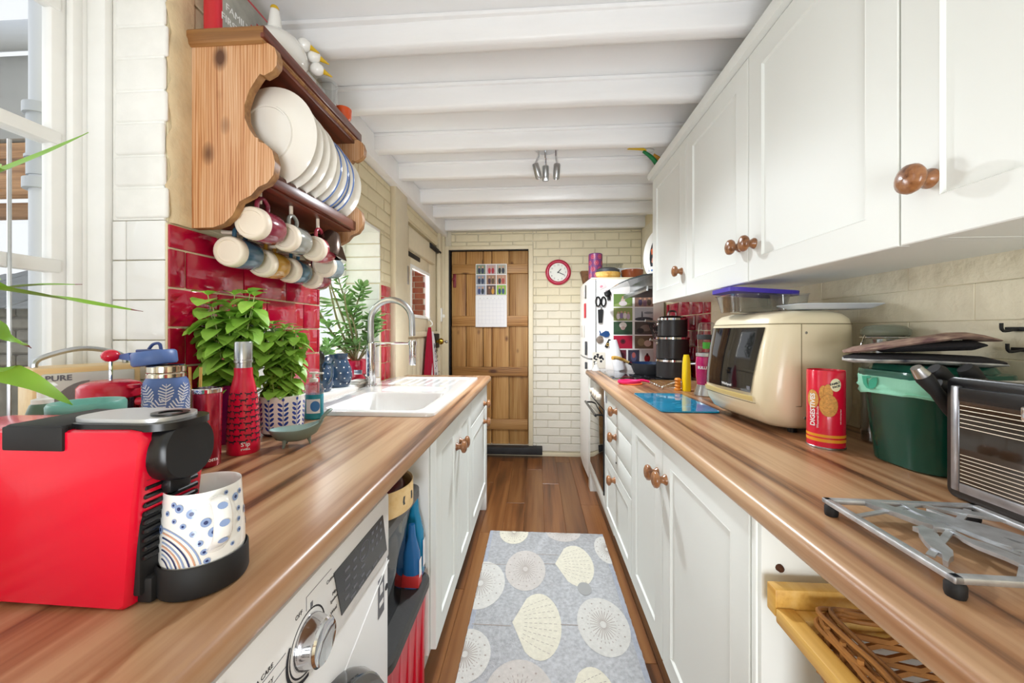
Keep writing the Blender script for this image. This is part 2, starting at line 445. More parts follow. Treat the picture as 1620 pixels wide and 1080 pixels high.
obj('latch', G().box((dx + .02, -.014, 1.53), (dx + .05, .0, 1.68), .006).box((dx + .015, -.03, 1.6), (dx + .04, -.012, 1.625), .004), mat('red_latch_paint', '#7d1f2c', .4), d2, label='dark red latch')
struct('trim_3', G().box((-.072, 3.648, .1), (-.03, 3.68, 2.03), .004).box((-.905, 3.648, .1), (-.85, 3.68, 2.03), .004).box((-.905, 3.65, 1.993), (-.03, 3.68, 2.03), .004), M['creamwood'])
struct('trim_4', G().box((-.85, 3.655, .1), (-.835, 3.72, 1.993), .001).box((-.85, 3.66, 1.985), (-.074, 3.72, 1.993), .001), M['softblack'])
struct('trim_5', G().box((-.9, 3.58, .034), (.06, 3.676, .1), .006), mat('dark_slate_step', '#2a2a2c', .6, noise=(14, .3)))
struct('baseboard_back', G().box((-.9, 3.655, 0), (.46, 3.676, .034), .003), M['creamwood'])

# left wall: piers, lintels, sills around two recessed windows and the stable door
g = G()
g.box((-1.2, .9, 0), (-.926, 1.56, 2.3)).box((-1.2, -.4, 0), (-.926, .9, .9)).box((-1.2, -.4, 2.235), (-.926, .9, 2.3))
g.box((-1.2, 1.56, 0), (-.926, 2.195, .9)).box((-1.2, 1.56, 1.80), (-.926, 2.195, 2.3)).box((-1.2, 2.195, 0), (-.926, 2.60, 2.3))
g.box((-1.2, 2.60, 2.0), (-.926, 3.52, 2.3)).box((-1.0, 3.52, 0), (-.926, 3.9, 2.3)).box((-1.2, -2.6, 0), (-.926, -.4, 2.3)).box((-1.2, 2.6, 0), (-.926, 3.52, .02))
wl = struct('wall_left', g, M['cream'])
# bricks of the wall face (s runs along -Y so the outward side is +X)
courses(wl, (-.926, 0, 0), (0, 1, 0), [(.962, 1.555, 1.48, 2.2), (1.56, 2.35, 1.805, 2.12), (2.205, 2.35, 1.5, 1.80), (2.66, 3.52, 2.01, 2.12), (3.53, 3.66, .95, 2.12)], M['cream'], 1.48, jit=.001, joint=.003, bev=.004, d=.006)
# bare plaster strip between the reveal and the plate rack
gp = G(); pl = []
for i in range(26):
    z = 1.475 + .76 * i / 25; e = .9 + .006 * sin(i * 1.7) + random.uniform(-.004, .004)
    pl.append([(-.9255, e, z), (-.917 + random.uniform(-.0015, .0015), e + .006, z), (-.916 + random.uniform(-.001, .001), .935, z), (-.917, .964, z), (-.9255, .966, z)])
gp.loft(pl); obj('plaster', gp, M['old_plaster'], wl, 60)
# white bricks and white tiles of the near reveal (face looks towards the camera)
z = 1.482; k = 0
while z < 2.23:
    h = min(random.choice((.079, .083, .08)), 2.235 - z)
    e = random.uniform(-.006, .004)
    gb = G().box((-1.058, .888 + random.uniform(-.002, .002), z + .002), (-.922 + e, .9, z + h - .002), .007, 2)
    obj('brick', gb, M['white_brick'], wl, 60); z += h; k += 1
obj('plaster', G().box((-1.068, .893, 1.48), (-.93, .9, 2.235), .002), M['white_brick'], wl)
for z0, z1 in ((.905, .978), (.978, 1.078), (1.078, 1.178), (1.178, 1.279), (1.279, 1.379), (1.379, 1.479)):
    for x0, x1 in ((-.925, -1.03), (-1.03, -1.068)):
        obj('tile', G().box((x1 + .001, .891, z0 + .001), (x0 - .001, .9, z1 - .001), .0025, 2), M['whitetile'], wl)
# red tiles of the near pier
obj('grout', G().box((-.927, .893, .9), (-.9215, 1.558, 1.472), .001), M['grout'], wl)
def tiles(parent, X0, X1, rows, seamsets, y0, y1, m, axis='x', gap=.0022):
    for (z0, z1), ss in zip(rows, seamsets):
        e = [y0] + [s for s in ss if y0 + .008 < s < y1 - .008] + [y1]
        for a, b in zip(e, e[1:]):
            obj('tile', G().box((X0, a + gap, z0 + gap), (X1, b - gap, z1 - gap), .003, 2), m, parent)
odd = (.94, 1.137, 1.34, 1.54); even = (1.04, 1.24, 1.444)
tiles(wl, -.926, -.916, [(1.41, 1.472), (1.31, 1.41), (1.21, 1.31), (1.11, 1.21), (1.01, 1.11), (.905, 1.01)], [even, odd, even, odd, even, odd], .893, 1.558, M['redtile'])
obj('grout', G().box((-.927, 2.205, .9), (-.9215, 2.346, 1.482), .001), M['grout'], wl)
tiles(wl, -.926, -.916, [(1.41, 1.48), (1.31, 1.41), (1.21, 1.31), (1.11, 1.21), (1.01, 1.11), (.905, 1.01)], [(), (2.27,), (), (2.27,), (), (2.27,)], 2.205, 2.346, M['redtile'])
# far reveal of the second window: white bricks above, white tiles below, seen square on
z = 1.485
while z < 1.79:
    h = min(.078, 1.8 - z); obj('brick', G().box((-1.13, 2.187 + random.uniform(-.001, .001), z + .002), (-.922 + random.uniform(-.004, .003), 2.195, z + h - .002), .006, 1), M['white_brick'], wl); z += h
for i in range(6):
    for x0, x1 in ((-.925, -1.03), (-1.03, -1.13)):
        obj('tile', G().box((x1 + .001, 2.188, .93 + i * .092), (x0 - .001, 2.195, 1.021 + i * .092), .0025, 1), M['whitetile'], wl)
obj('plaster', G().box((-1.14, 1.56, 1.785), (-.922, 2.195, 1.802), .004), M['white_brick'], wl)
obj('sill', G().box((-1.16, -.4, .88), (-.92, .9, .915), .004), M['frame'], wl)
obj('sill', G().box((-1.16, 1.56, .88), (-.918, 2.195, .925), .005), M['frame'], wl)
# window 1: sash window
w1 = sroot('window_1', (-1.15, .25, .95))
def W1(a, b, bev=.004): return G().box((a[0] + 1.15, a[1] - .25, a[2] - .95), (b[0] + 1.15, b[1] - .25, b[2] - .95), bev)
obj('jamb', W1((-1.2, .868, .915), (-1.118, .9, 2.235)), M['frame'], w1)
obj('jamb', W1((-1.118, .876, .915), (-1.069, .9, 2.235)), M['frame'], w1)
obj('bead', W1((-1.137, .848, .915), (-1.118, .87, 2.235)), M['frame'], w1)
obj('head', W1((-1.2, -.4, 2.19), (-1.07, .9, 2.236)), M['frame'], w1)
obj('bottom_rail', W1((-1.19, -.4, .915), (-1.1, .87, .985)), M['frame'], w1)
for a, b in ((.822, .862), (.34, .372)): obj('stile', W1((-1.165, a, .97), (-1.138, b, 2.2)), M['frame'], w1)
for z in (1.355, 1.66, 1.98): obj('glazing_bar', W1((-1.162 - (.0 if z != 1.66 else .012), -.3, z - .016), (-1.134, .84, z + .016), .005), M['frame'], w1)
obj('pane', W1((-1.153, -.3, .97), (-1.15, .84, 2.2), 0), M['glass'], w1)
obj('sash_cord', G().tube([(.028, .49, .04), (.028, .49, .66)], .0035, 6), M['steel'], w1)
# window 2
w2 = sroot('window_2', (-1.14, 1.88, .93))
def W2(a, b, bev=.004): return G().box((a[0] + 1.14, a[1] - 1.88, a[2] - .93), (b[0] + 1.14, b[1] - 1.88, b[2] - .93), bev)
for a, b in ((1.56, 1.6), (1.86, 1.9), (2.15, 2.195)): obj('stile', W2((-1.17, a, .925), (-1.13, b, 1.8)), M['frame'], w2)
for z in (.945, 1.36, 1.775): obj('glazing_bar', W2((-1.165, 1.56, z - .022), (-1.132, 2.195, z + .022)), M['frame'], w2)
obj('pane', W2((-1.152, 1.56, .93), (-1.149, 2.195, 1.79), 0), M['glass'], w2)
obj('stay', G().tube([(.02, -.25, .33), (.03, -.25, .40), (.05, -.22, .42)], .006, 6).box((.0, -.27, .40), (.03, -.23, .47), .004).ball((.05, -.2, .27), .012), M['softblack'], w2, label='black window stay')
# posts and stable door
struct('trim_6', G().box((-.93, 2.35, .0), (-.885, 2.57, 2.13), .008), M['creamwood'])
struct('trim_7', G().box((-.93, 2.585, .0), (-.9, 2.632, 2.01), .005).box((-.93, 3.50, 0), (-.895, 3.55, 2.13), .006).box((-.925, 3.62, .0), (-.885, 3.672, 2.14), .006), M['creamwood'])
struct('door_light_stop', G().box((-.99, 2.58, 0), (-.955, 2.66, 2.02)).box((-.99, 3.47, 0), (-.955, 3.53, 2.02)).box((-.99, 2.6, 1.92), (-.955, 3.52, 2.03)), M['creamwood'])  # added behind the stable door edges to stop light leaking through
struct('trim_8', G().box((-.93, 2.57, .9), (-.915, 2.585, 1.5)), M['redtile'])
d1 = sroot('door_1', (-.94, 2.635, .02))
def D1(a, b, bev=.003): return G().box((a[0] + .94, a[1] - 2.635, a[2] - .02), (b[0] + .94, b[1] - 2.635, b[2] - .02), bev)
for i in range(8):
    a = 2.637 + i * .1075
    obj('plank', D1((-.962, a + .001, .025), (-.94, a + .1065, 1.155), .004), M['creamwood'], d1)
obj('stile', D1((-.962, 2.637, 1.20), (-.936, 2.78, 1.94)), M['creamwood'], d1)
obj('stile', D1((-.962, 3.275, 1.20), (-.936, 3.495, 1.94)), M['creamwood'], d1)
obj('rail', D1((-.962, 2.78, 1.70), (-.936, 3.275, 1.94)), M['creamwood'], d1)
obj('rail', D1((-.962, 2.78, 1.20), (-.936, 3.275, 1.315)), M['creamwood'], d1)
obj('ledge', D1((-.955, 2.637, 1.155), (-.918, 3.495, 1.2), .008), M['creamwood'], d1)
obj('head_board', D1((-.95, 2.66, 1.80), (-.905, 3.38, 1.955), .008), M['creamwood'], d1)
for a, b in (((-.945, 2.775, 1.305), (-.928, 2.8, 1.705)), ((-.945, 3.255, 1.305), (-.928, 3.28, 1.705)), ((-.945, 2.8, 1.305), (-.928, 3.255, 1.33)), ((-.945, 2.8, 1.68), (-.928, 3.255, 1.705))):
    obj('bead', D1(a, b), M['frame'], d1)
obj('pane', D1((-.951, 2.79, 1.31), (-.948, 3.27, 1.70), 0), M['glass'], d1)
obj('hinge', D1((-.938, 2.66, 1.755), (-.93, 3.0, 1.79), .002).add(*[[], []]).box((.004, .02, 1.735 - .02), (.018, .05, 1.82 - .02), .004), M['softblack'], d1, label='black strap hinge')
obj('bolt', D1((-.938, 3.18, 1.915), (-.892, 3.44, 1.955), .004).tube([(.05, .56, 1.915), (.05, .86, 1.915)], .009, 8), M['softblack'], d1, label='black sliding bolt')
obj('butt_hinge', D1((-.9, 2.6, 1.53), (-.895, 2.632, 1.66), .002), M['steel'], d1)
obj('rim_lock', D1((-.936, 3.30, 1.05), (-.895, 3.475, 1.18), .006), M['softblack'], d1, label='black rim lock')
g = G().lathe([(.0, .0), (.011, 0), (.011, .02), (.026, .028), (.03, .045), (.022, .062), (0, .068)], 16, (.045, .72, 1.09), 'x')
obj('knob', g, mat('aged_brass', '#a8892f', .25, 1), d1, label='brass knob')
obj('key', G().tube([(.05, .8, 1.085), (.115, .8, 1.085)], .005, 6).ball((.12, .8, 1.085), .014, .014, .014), M['steel'], d1)
struct('trim_9', G().box((-.926, 3.515, 1.29), (-.885, 3.56, 1.42), .006).box((-.885, 3.53, 1.33), (-.86, 3.55, 1.36), .005), M['offwhite'])

# right wall
wr = struct('wall_right', G().box((1.006, -2.6, 0), (1.2, 3.9, 2.4)), M['cream'])
courses(wr, (1.006, 0, 0), (0, -1, 0), [(-2.235, .2, .9, 1.40), (-2.98, -2.24, 1.41, 2.17), (-3.66, -3.0, 1.5, 2.17)], M['rough_cream'], .885, ch=.085, bl=.31, jit=.0012, joint=.002, bev=.0018, d=.007)
obj('grout', G().box((1.0, 2.24, .9), (1.007, 2.975, 1.405), .001), M['grout'], wr)
tiles(wr, .995, 1.006, [(.905, 1.005), (1.005, 1.105), (1.105, 1.205), (1.205, 1.305), (1.305, 1.405)], [(2.34, 2.54, 2.74, 2.94), (2.44, 2.64, 2.84)] * 2 + [(2.34, 2.54, 2.74, 2.94)], 2.24, 2.975, M['redtile'])

# outside, seen through the sash window
gr = struct('terrain', G().box((-9, -4, -.3), (-1.25, 9, -.12)), mat('garden_paving', '#8f8d86', .9, noise=(3, .3)))
# ---------------------------------------------------------------- outside things
slate = mat('weathered_grey_slate', '#777c80', .8, noise=(5, .25), rand=.12)
stone = mat('pale_rubble_stone', '#8d8a82', .9, noise=(6, .3), bump=(14, .01), rand=.15)
timber = wood('sawn_timber', '#5a3a20', '#94683f', '#b98c5e', 'x', 1.2, .7, rand=.25)
hut = thing('outbuilding', 'low grey outbuilding with slate roof seen through the left sash window', 'building', (-4.1, 3.1, -.12))
obj('wall', G().box((-1.6, 0, 0), (1.1, 1.6, 1.55)), stone, hut)
for r in range(6):
    for i in range(6):
        obj('stone', G().box((-1.6 + i * .45 + (r % 2) * .2, -.03, .9 + r * .11), (-1.6 + i * .45 + (r % 2) * .2 + .43, .02, .9 + r * .11 + .1), .015, 1), stone, hut)
sm = mesh('slate', G().box((0, -.03, 0), (.31, .34, .012), .003, 1), slate)
for r in range(6):
    for i in range(9):
        obj('slate', sm, None, hut, loc=(-1.65 + i * .315 + (r % 2) * .12, -.14 + r * .25, 1.52 + r * .13), rot=(radians(27), radians(random.uniform(-1, 1)), 0))
lt = thing('lean_to_roof', 'white gutter and timber roof edge above the garden outside the sash window', 'roof', (-2.9, 2.2, 2.0))
obj('soffit', G().box((-1.5, 0, .42), (1.2, .3, .95), .01), M['outdoor_paint'], lt)
obj('gutter', G().tube([(-1.5, -.06, 1.02), (1.2, -.06, 1.02)], .075, 12), M['outdoor_pvc'], lt)
obj('joist', G().box((-1.5, .02, .26), (1.2, .1, .41), .01), timber, lt)
obj('board', G().box((-1.5, -.04, .05), (1.2, .04, .24), .01), timber, lt)
obj('joist', G().box((-1.5, .06, -.06), (1.2, .12, .04), .01), timber, lt)
dp = thing('drainpipe', 'white plastic drainpipe with grey collars just outside the sash window', 'pipe', (-1.47, 1.05, -.12))
obj('pipe', G().lathe([(.034, 0), (.034, 2.9)], 20), M['outdoor_pvc'], dp)
for z, h, r in ((1.62 + .12, .03, .047), (1.84 + .12, .03, .047), (1.66 + .12, .18, .039), (1.71 + .12, .008, .043), (1.77 + .12, .008, .043)):
    obj('collar', G().lathe([(.03, 0), (r, 0), (r, h), (.03, h)], 20, (0, 0, z)), mat('grey_pipe_plastic', '#aeb4bb', .5), dp)
leafm = mat('dull_green_leaves', '#5d6a48', .7, noise=(30, .3), rand=.2)
def tree(loc, h, r, n, lab, seed):
    rn = random.Random(seed)
    t = thing('tree', lab, 'tree', loc)
    obj('trunk', G().tube([(0, 0, 0), (.05, .02, h * .4), (0, .05, h * .7), (.1, 0, h)], lambda s: .07 * (1 - .7 * s), 7), mat('bark', '#77695a', .9), t)
    g = G()
    for i in range(n):
        a, b_ = rn.uniform(0, 2 * pi), rn.uniform(-.9, 1); q = rn.uniform(.5, 1) * r
        c = Vector((cos(a) * q * (1 - b_ * b_) ** .5, sin(a) * q * (1 - b_ * b_) ** .5, h + b_ * q * .8))
        u = Vector((rn.uniform(-1, 1), rn.uniform(-1, 1), rn.uniform(-1, 1))).normalized(); v = u.orthogonal().normalized(); s = rn.uniform(.04, .09)
        g.add([c - u * s, c - v * s * .5, c + u * s, c + v * s * .5], [(0, 1, 2, 3)])
    obj('foliage', g, leafm, t, kind='stuff', recalc=False)
tree((-6.6, 7.4, -.12), 2.7, 1.25, 2600, 'loose grey-green tree beyond the outbuilding outside the sash window', 3)
gwr = thing('garden_wall', 'red brick pier outside the stable door window', 'wall', (-2.25, 6.6, -.12))
bm_ = mat('red_outdoor_brick', '#97432e', .85, noise=(12, .2), rand=.15)
obj('core', G().box((-.36, .01, 0), (.26, .3, 2.6)), mat('lime_mortar', '#c9bfae', .9), gwr)
for r in range(14):
    for i in range(3):
        obj('brick', G().box((-.36 + i * .21 + (r % 2) * .04, 0, 1.0 + r * .1), (-.36 + i * .21 + .19 + (r % 2) * .04, .06, 1.09 + r * .1), .004, 1), bm_, gwr)
rp = thing('door_post', 'bright red painted post outside the stable door window', 'post', (-1.86, 6.4, -.12))
obj('post', G().box((-.03, -.03, 0), (.03, .03, 2.7), .004), mat('bright_red_paint', '#c21f3f', .35), rp)

# ---------------------------------------------------------------- fitted units
def panel_door(w_, h_, t=.02, st=.068, rec=.006, bead=.006):
    """framed door lying in the local YZ plane, front at x=0 looking to -x, bottom left corner at (0,0,0)"""
    def ring(i, x): return [(x, i, i), (x, w_ - i, i), (x, w_ - i, h_ - i), (x, i, h_ - i)]
    g = G(); g.loft([ring(0, t), ring(0, .002), ring(.002, 0), ring(st, 0), ring(st + bead * .4, -.0012), ring(st + bead, rec), ], True, True)
    return g
KN = [(0.0, .0), (.0165, .0), (.0165, .004), (.0125, .009), (.0105, .016), (.014, .021), (.0225, .025), (.0255, .031), (.024, .038), (.015, .043), (0, .0445)]
knob_me = mesh('knob', G().lathe(KN, 22, (0, 0, 0), '-x'), M['knobwood'], 60)
knob_mr = mesh('knob', G().lathe(KN, 22, (0, 0, 0), 'x'), M['knobwood'], 60)
def door(t, y0, y1, z0, z1, knob=None, flip=False, st=.068, name='door', X=0.):
    """door part with its knob as a sub-part; coordinates are local to the unit (front plane x = X, room on the -x side, or +x when flip)"""
    g = panel_door(y1 - y0 - .003, z1 - z0 - .003, st=st)
    if flip: g.v = [(-x, y, z) for x, y, z in g.v]
    d = obj(name, g, M['unit'], t, 30, loc=(X, y0 + .0015, z0 + .0015))
    if knob:
        obj('knob', knob_mr if flip else knob_me, None, d, loc=(0, knob[0] - y0 - .0015, knob[1] - z0 - .0015))
    return d
def drawer(t, y0, y1, z0, z1, knob=None, flip=False, X=0.):
    w_, h_ = y1 - y0 - .003, z1 - z0 - .003
    sgn = -1 if flip else 1
    g = G().box((0, 0, 0), (.02 * sgn, w_, h_), .0025)
    d = obj('drawer', g, M['unit'], t, 30, loc=(X, y0 + .0015, z0 + .0015))
    if knob: obj('knob', knob_mr if flip else knob_me, None, d, loc=(0, knob[0] - y0 - .0015, knob[1] - z0 - .0015))
def carcass(w_, dep, z0, z1, t=.018, front=.021, flip=False, plinth=True, top=True):
    s = -1 if flip else 1
    g = G().box((front * s, 0, z0), (dep * s, t, z1)).box((front * s, w_ - t, z0), (dep * s, w_, z1)).box((front * s, t, z0 + .0004), ((dep - t) * s, w_ - t, z0 + t)).box(((dep - t) * s, t, z0 + .0004), (dep * s, w_ - t, z1))
    if top: g.box((front * s, t, z1 - t), ((dep - t) * s, w_ - t, z1 - .0004))
    if plinth: g.box(((front + .045) * s, 0, 0), ((front + .06) * s, w_, z0))
    return g
# right base units, front plane X = .405
u = thing('base_cabinet', 'wide ivory base cabinet door nearest the wicker basket under the right worktop', 'cabinet', (.405, .747, 0), group='ivory base units under the right worktop')
obj('body', carcass(.499, .59, .14, .861), M['unit'], u)
door(u, 0, .499, .14, .855, (1.211 - .747, .737))
u = thing('base_cabinet', 'narrower ivory base cabinet door between the drawers and the wide cabinet', 'cabinet', (.405, 1.249, 0), group='ivory base units under the right worktop')
obj('body', carcass(.395, .59, .14, .861), M['unit'], u)
door(u, 0, .395, .14, .855, (1.291 - 1.249, .730))
u = thing('drawer_unit', 'ivory drawer unit with wooden knobs beside the built-in oven', 'cabinet', (.405, 1.647, 0), group='ivory base units under the right worktop')
obj('body', carcass(.61, .59, .14, .861), M['unit'], u)
drawer(u, 0, .61, .715, .855, (.29, .797)); drawer(u, 0, .61, .578, .715, (.305, .663)); drawer(u, 0, .61, .482, .578)
door(u, 0, .61, .14, .482, (.33, .434), name='drawer', st=.05)
obj('screw', G().lathe([(0, 0), (.006, 0), (.004, .003), (0, .0035)], 10, (0, .3, .535), '-x'), M['softblack'], u)
# open basket bay: side panel
u = thing('basket_bay', 'open ivory bay with side panel holding the pull-out basket', 'cabinet', (.405, .1, 0), group='ivory base units under the right worktop')
obj('side_panel', G().box((.004, .617, .0), (.59, .635, .861), .001).box((-.0, .628, .0), (.02, .643, .861), .002), M['unit'], u)
obj('back', G().box((.57, 0, 0), (.59, .617, .861)), M['unit'], u)
obj('screw', G().lathe([(0, 0), (.007, 0), (.006, .006), (.003, .009), (0, .009)], 10, (.035, .617, .772), '-y'), mat('rusty_screw', '#5b3a28', .6, .6), u)
# right wall units, front plane X = .675
def wall_unit(y0, w_, lab, knobs, nd):
    u = thing('wall_cabinet', lab, 'cabinet', (.675, y0, 1.357), group='ivory wall units above the right worktop')
    obj('body', carcass(w_, .3235, .012, .712, plinth=False), M['unit'], u)
    for i in range(nd):
        a = w_ / nd * i; door(u, a, a + w_ / nd, 0, .718, knobs[i])
    return u
wall_unit(1.757, .492, 'single ivory wall cabinet beside the cooker hood, its knob low on the right', [(.05, .122)], 1)
u = wall_unit(.751, 1.006, 'double ivory wall cabinet above the cream microwave with paired knobs', [(.47, .116), (.552, .122)], 2)
u = wall_unit(-.27, 1.0205, 'nearest ivory wall cabinet at the right edge with one large wooden knob', [(.45, .105), (.965, .105)], 2)
cor = thing('cornice', 'ivory cornice strip along the top of the right wall cabinets', 'cornice', (.66, 0, 2.075))
obj('strip', G().prism([(-.006, 0), (.06, 0), (.06, .034), (-.012, .034), (-.014, .02)], -.27, 2.252, 'xz'), M['unit'], cor)
for y, x in ((.62, .72), (.50, .74), (.36, .8)):
    pass
# worktops with a rolled front edge
def worktop(x0, x1, y0, y1, flip):
    n = 7; pr = []
    for i in range(n + 1):
        a = pi / 2 * i / n; pr.append((.016 - .016 * sin(a), -.016 + .016 * cos(a)))
    pr = [(x1 - x0, 0), ] + [(p, q) for p, q in pr] + [(0, -.026)] + [(.012 - .012 * cos(pi / 2 * i / 4), -.026 - .012 * sin(pi / 2 * i / 4)) for i in range(1, 5)] + [(x1 - x0, -.038)]
    g = G().prism([((x1 - x0) - p if flip else p, q) for p, q in pr], 0, y1 - y0, 'xz')
    return g
t = obj('worktop', worktop(.385, 1.0, 0, 3.08, False), M['worktop'], None, 40, loc=(.385, -.1, .9))
tag(t, 'long walnut-look worktop on the right carrying the microwave and hob', 'worktop')
g = worktop(.52, .615, 0, 2.66, True); g.v = [(x + .52, y, z) for x, y, z in g.v]
for a, b in (((0, 0), (.52, 1.425)), ((0, 2.045), (.52, 2.66)), ((0, 1.425), (.12, 2.045))): g.box((*a, -.038), (*b, 0))
t = obj('worktop', g, M['worktop'], None, 40, loc=(-.92, -.1, .9))
tag(t, 'walnut-look worktop on the left carrying the sink and red coffee machine', 'worktop')
# left units, front plane X = -.33 (they face +X)
u = thing('sink_cabinet', 'double ivory sink cabinet with paired knobs below the white sink', 'cabinet', (-.33, 1.237, 0), group='ivory base units under the left worktop')
obj('body', carcass(.676, .57, .145, .861, flip=True, top=False), M['unit'], u)
door(u, 0, .35, .145, .855, (.318, .722), True); door(u, .35, .676, .145, .855, (.39, .722), True)
obj('side_panel', G().box((-.57, -.018, .14), (-.021, -.0005, .861), .001), M['unitwhite'], u)
u = thing('drawer_unit', 'ivory drawer and cupboard unit at the far end of the left worktop', 'cabinet', (-.33, 1.915, 0), group='ivory base units under the left worktop')
obj('body', carcass(.63, .57, .145, .861, flip=True), M['unit'], u)
drawer(u, 0, .60, .712, .855, (.462, .745), True); door(u, 0, .60, .145, .712, (.46, .632), True)
obj('end_panel', G().box((-.57, .632, 0), (-.004, .65, .861), .001), M['unit'], u)
obj('plinth', G().box((-.085, .615, 0), (-.004, .631, .14), .001), M['unitwhite'], u)
# ---------------------------------------------------------------- plate rack and what is on it
pr = thing('plate_rack', 'varnished pine plate rack with scalloped sides above the red tiles', 'plate rack', (-.916, .955, 1.476))
OUT = [(0, .482), (.212, .482), (.23, .47), (.238, .447), (.236, .423), (.224, .408), (.201, .397), (.19, .402), (.18, .389), (.16, .359), (.147, .321), (.148, .287), (.16, .259), (.176, .236), (.185, .233), (.186, .224), (.204, .218), (.224, .199), (.232, .168), (.227, .135), (.21, .114), (.185, .104), (.166, .083), (.133, .067), (.115, .032), (.09, .01), (.06, 0), (.0, -.001)]
for y in (0, .505):
    g = G().prism(OUT, y, y + .022, 'xz')
    s_ = obj('side_panel', g, [M['rackpine'], M['rackedge']], pr, 40)
    for p in s_.data.polygons:
        if abs(p.normal.y) < .5: p.material_index = 1
g = G().loft([[(-.004, -.015 + i, z), (.21 - i, -.015 + i, z), (.21 - i, .54 - i, z), (-.004, .54 - i, z)] for i, z in ((.012, .48), (.006, .484), (.004, .495), (0, .5), (0, .514), (.004, .52))])
obj('cornice', g, M['rackedge'], pr, 30)
obj('cornice_front', G().box((.2, -.0145, .488), (.2125, .5395, .5195), .004), M['rackdark'], pr)
obj('top_board', G().box((0, .02, .468), (.198, .507, .4815), .001), M['rackdark'], pr)
obj('shelf', G().box((.0, .022, .118), (.185, .505, .134), .002), M['rackdark'], pr)
obj('rail', G().box((.186, .022, .122), (.205, .505, .158), .005), M['rackdark'], pr)
obj('back_board', G().box((0, .022, .02), (.012, .505, .10), .002), M['rackdark'], pr)
obj('back_board', G().box((0, .022, .16), (.010, .505, .46), .002), M['rackdark'], pr)
for i in range(16):
    obj('slat', G().tube([(.02, .05 + i * .029, .30), (.19, .05 + i * .029, .145)], .004, 6), M['rackdark'], pr)
def plate(name, y, x, r, z, mats, lab, lean=.05, blue=False, rz=0.):
    t = thing(name, lab, 'plate', (x, y, z), 0, 'dinner plates standing in the pine rack', rot=(lean, 0, rz))
    prf = [(0, .0), (r * .52, 0), (r * .53, -.004), (r * .56, -.004), (r * .57, .001), (r * .72, .004), (r * .97, .019), (r, .021), (r * .985, .024), (r * .72, .009), (r * .5, .005), (0, .005)]
    obj('dish', G().lathe(prf, 56, (0, 0, 0), 'y'), mats, t, 30)
    if blue:
        for a in (.985, .88) if blue == 2 else (.985,):
            obj('blue_band', G().lathe([(r * a - .0022, .0185 - (.985 - a) * .06), (r * a + .0018, .0195 - (.985 - a) * .06), (r * a + .0018, .021), ], 56, (0, -.001, 0), 'y'), M['bluerim'], t, label='blue painted band')
    return t
M['bluerim'] = mat('blue_glaze_line', '#5f7fc0', .15, coat=.4)
M['platewhite'] = mat('creamy_white_glaze', '#f3efe6', .12, coat=.5)
names = ['frontmost white plate in the pine rack, its round foot ring fully visible', 'white plate second from the near end of the rack', 'white plate third from the near end of the rack', 'white plate fourth from the near end, just before the blue banded plates', 'first blue banded plate in the rack, behind four plain white plates', 'middle blue banded plate in the rack', 'last blue banded plate in the rack, with two blue lines', 'farthest plain white plate at the end of the rack']
for i, (y, x, r) in enumerate([(1.015, -.752, .137), (1.06, -.757, .134), (1.108, -.763, .134), (1.155, -.765, .132), (1.205, -.772, .13), (1.252, -.773, .13), (1.305, -.778, .129), (1.375, -.785, .127)]):
    plate('dinner_plate', y, x, r, 1.476 + .142 + r * .985, M['platewhite'], names[i], .06, {4: 1, 5: 1, 6: 2}.get(i, False), rz=-.05)

# mugs hanging by their handles
def mug(loc, colr, lab, s=1., rz=.1, rx=-1.52, both=False):
    t = thing('hanging_mug', lab, 'mug', loc, 0, 'mugs hanging under the plate rack', rot=(rx, 0, rz))
    r = .0425 * s; h = .093 * s
    obj('base', G().lathe([(0, .0035), (r * .70, .0035), (r * .74, 0), (r * .88, 0), (r * .96, .003), (r, .010), (r * 1.01, .024), (r, .025)], 32), M['bisque'], t, 50)
    obj('body', G().lathe([(r, .024), (r * 1.02, .026), (r * 1.02, h * .97), (r, h), (r * .95, h * .98), (r * .94, .02), (0, .012)], 32), colr, t, 50)
    pts = spline([(0, -r * .96, .075 * s), (0, -r - .02 * s, .078 * s), (0, -r - .033 * s, .056 * s), (0, -r - .022 * s, .034 * s), (0, -r * .96, .03 * s)], 6)
    obj('handle', G().tube(pts, .006 * s, 8), colr, t, 60)
gl = lambda n, c: mat(n, c, .15, coat=.5, noise=(12, .12))
plum, slate_b, mustard, teal_, grey_, pinkr, dusty = gl('plum_glaze', '#8c2f44'), gl('slate_blue_glaze', '#3f6379'), gl('mustard_glaze', '#c08f33'), gl('deep_teal_glaze', '#2f5d70'), gl('grey_glaze', '#95968f'), gl('rose_red_glaze', '#b04452'), gl('grey_blue_glaze', '#8497a0')
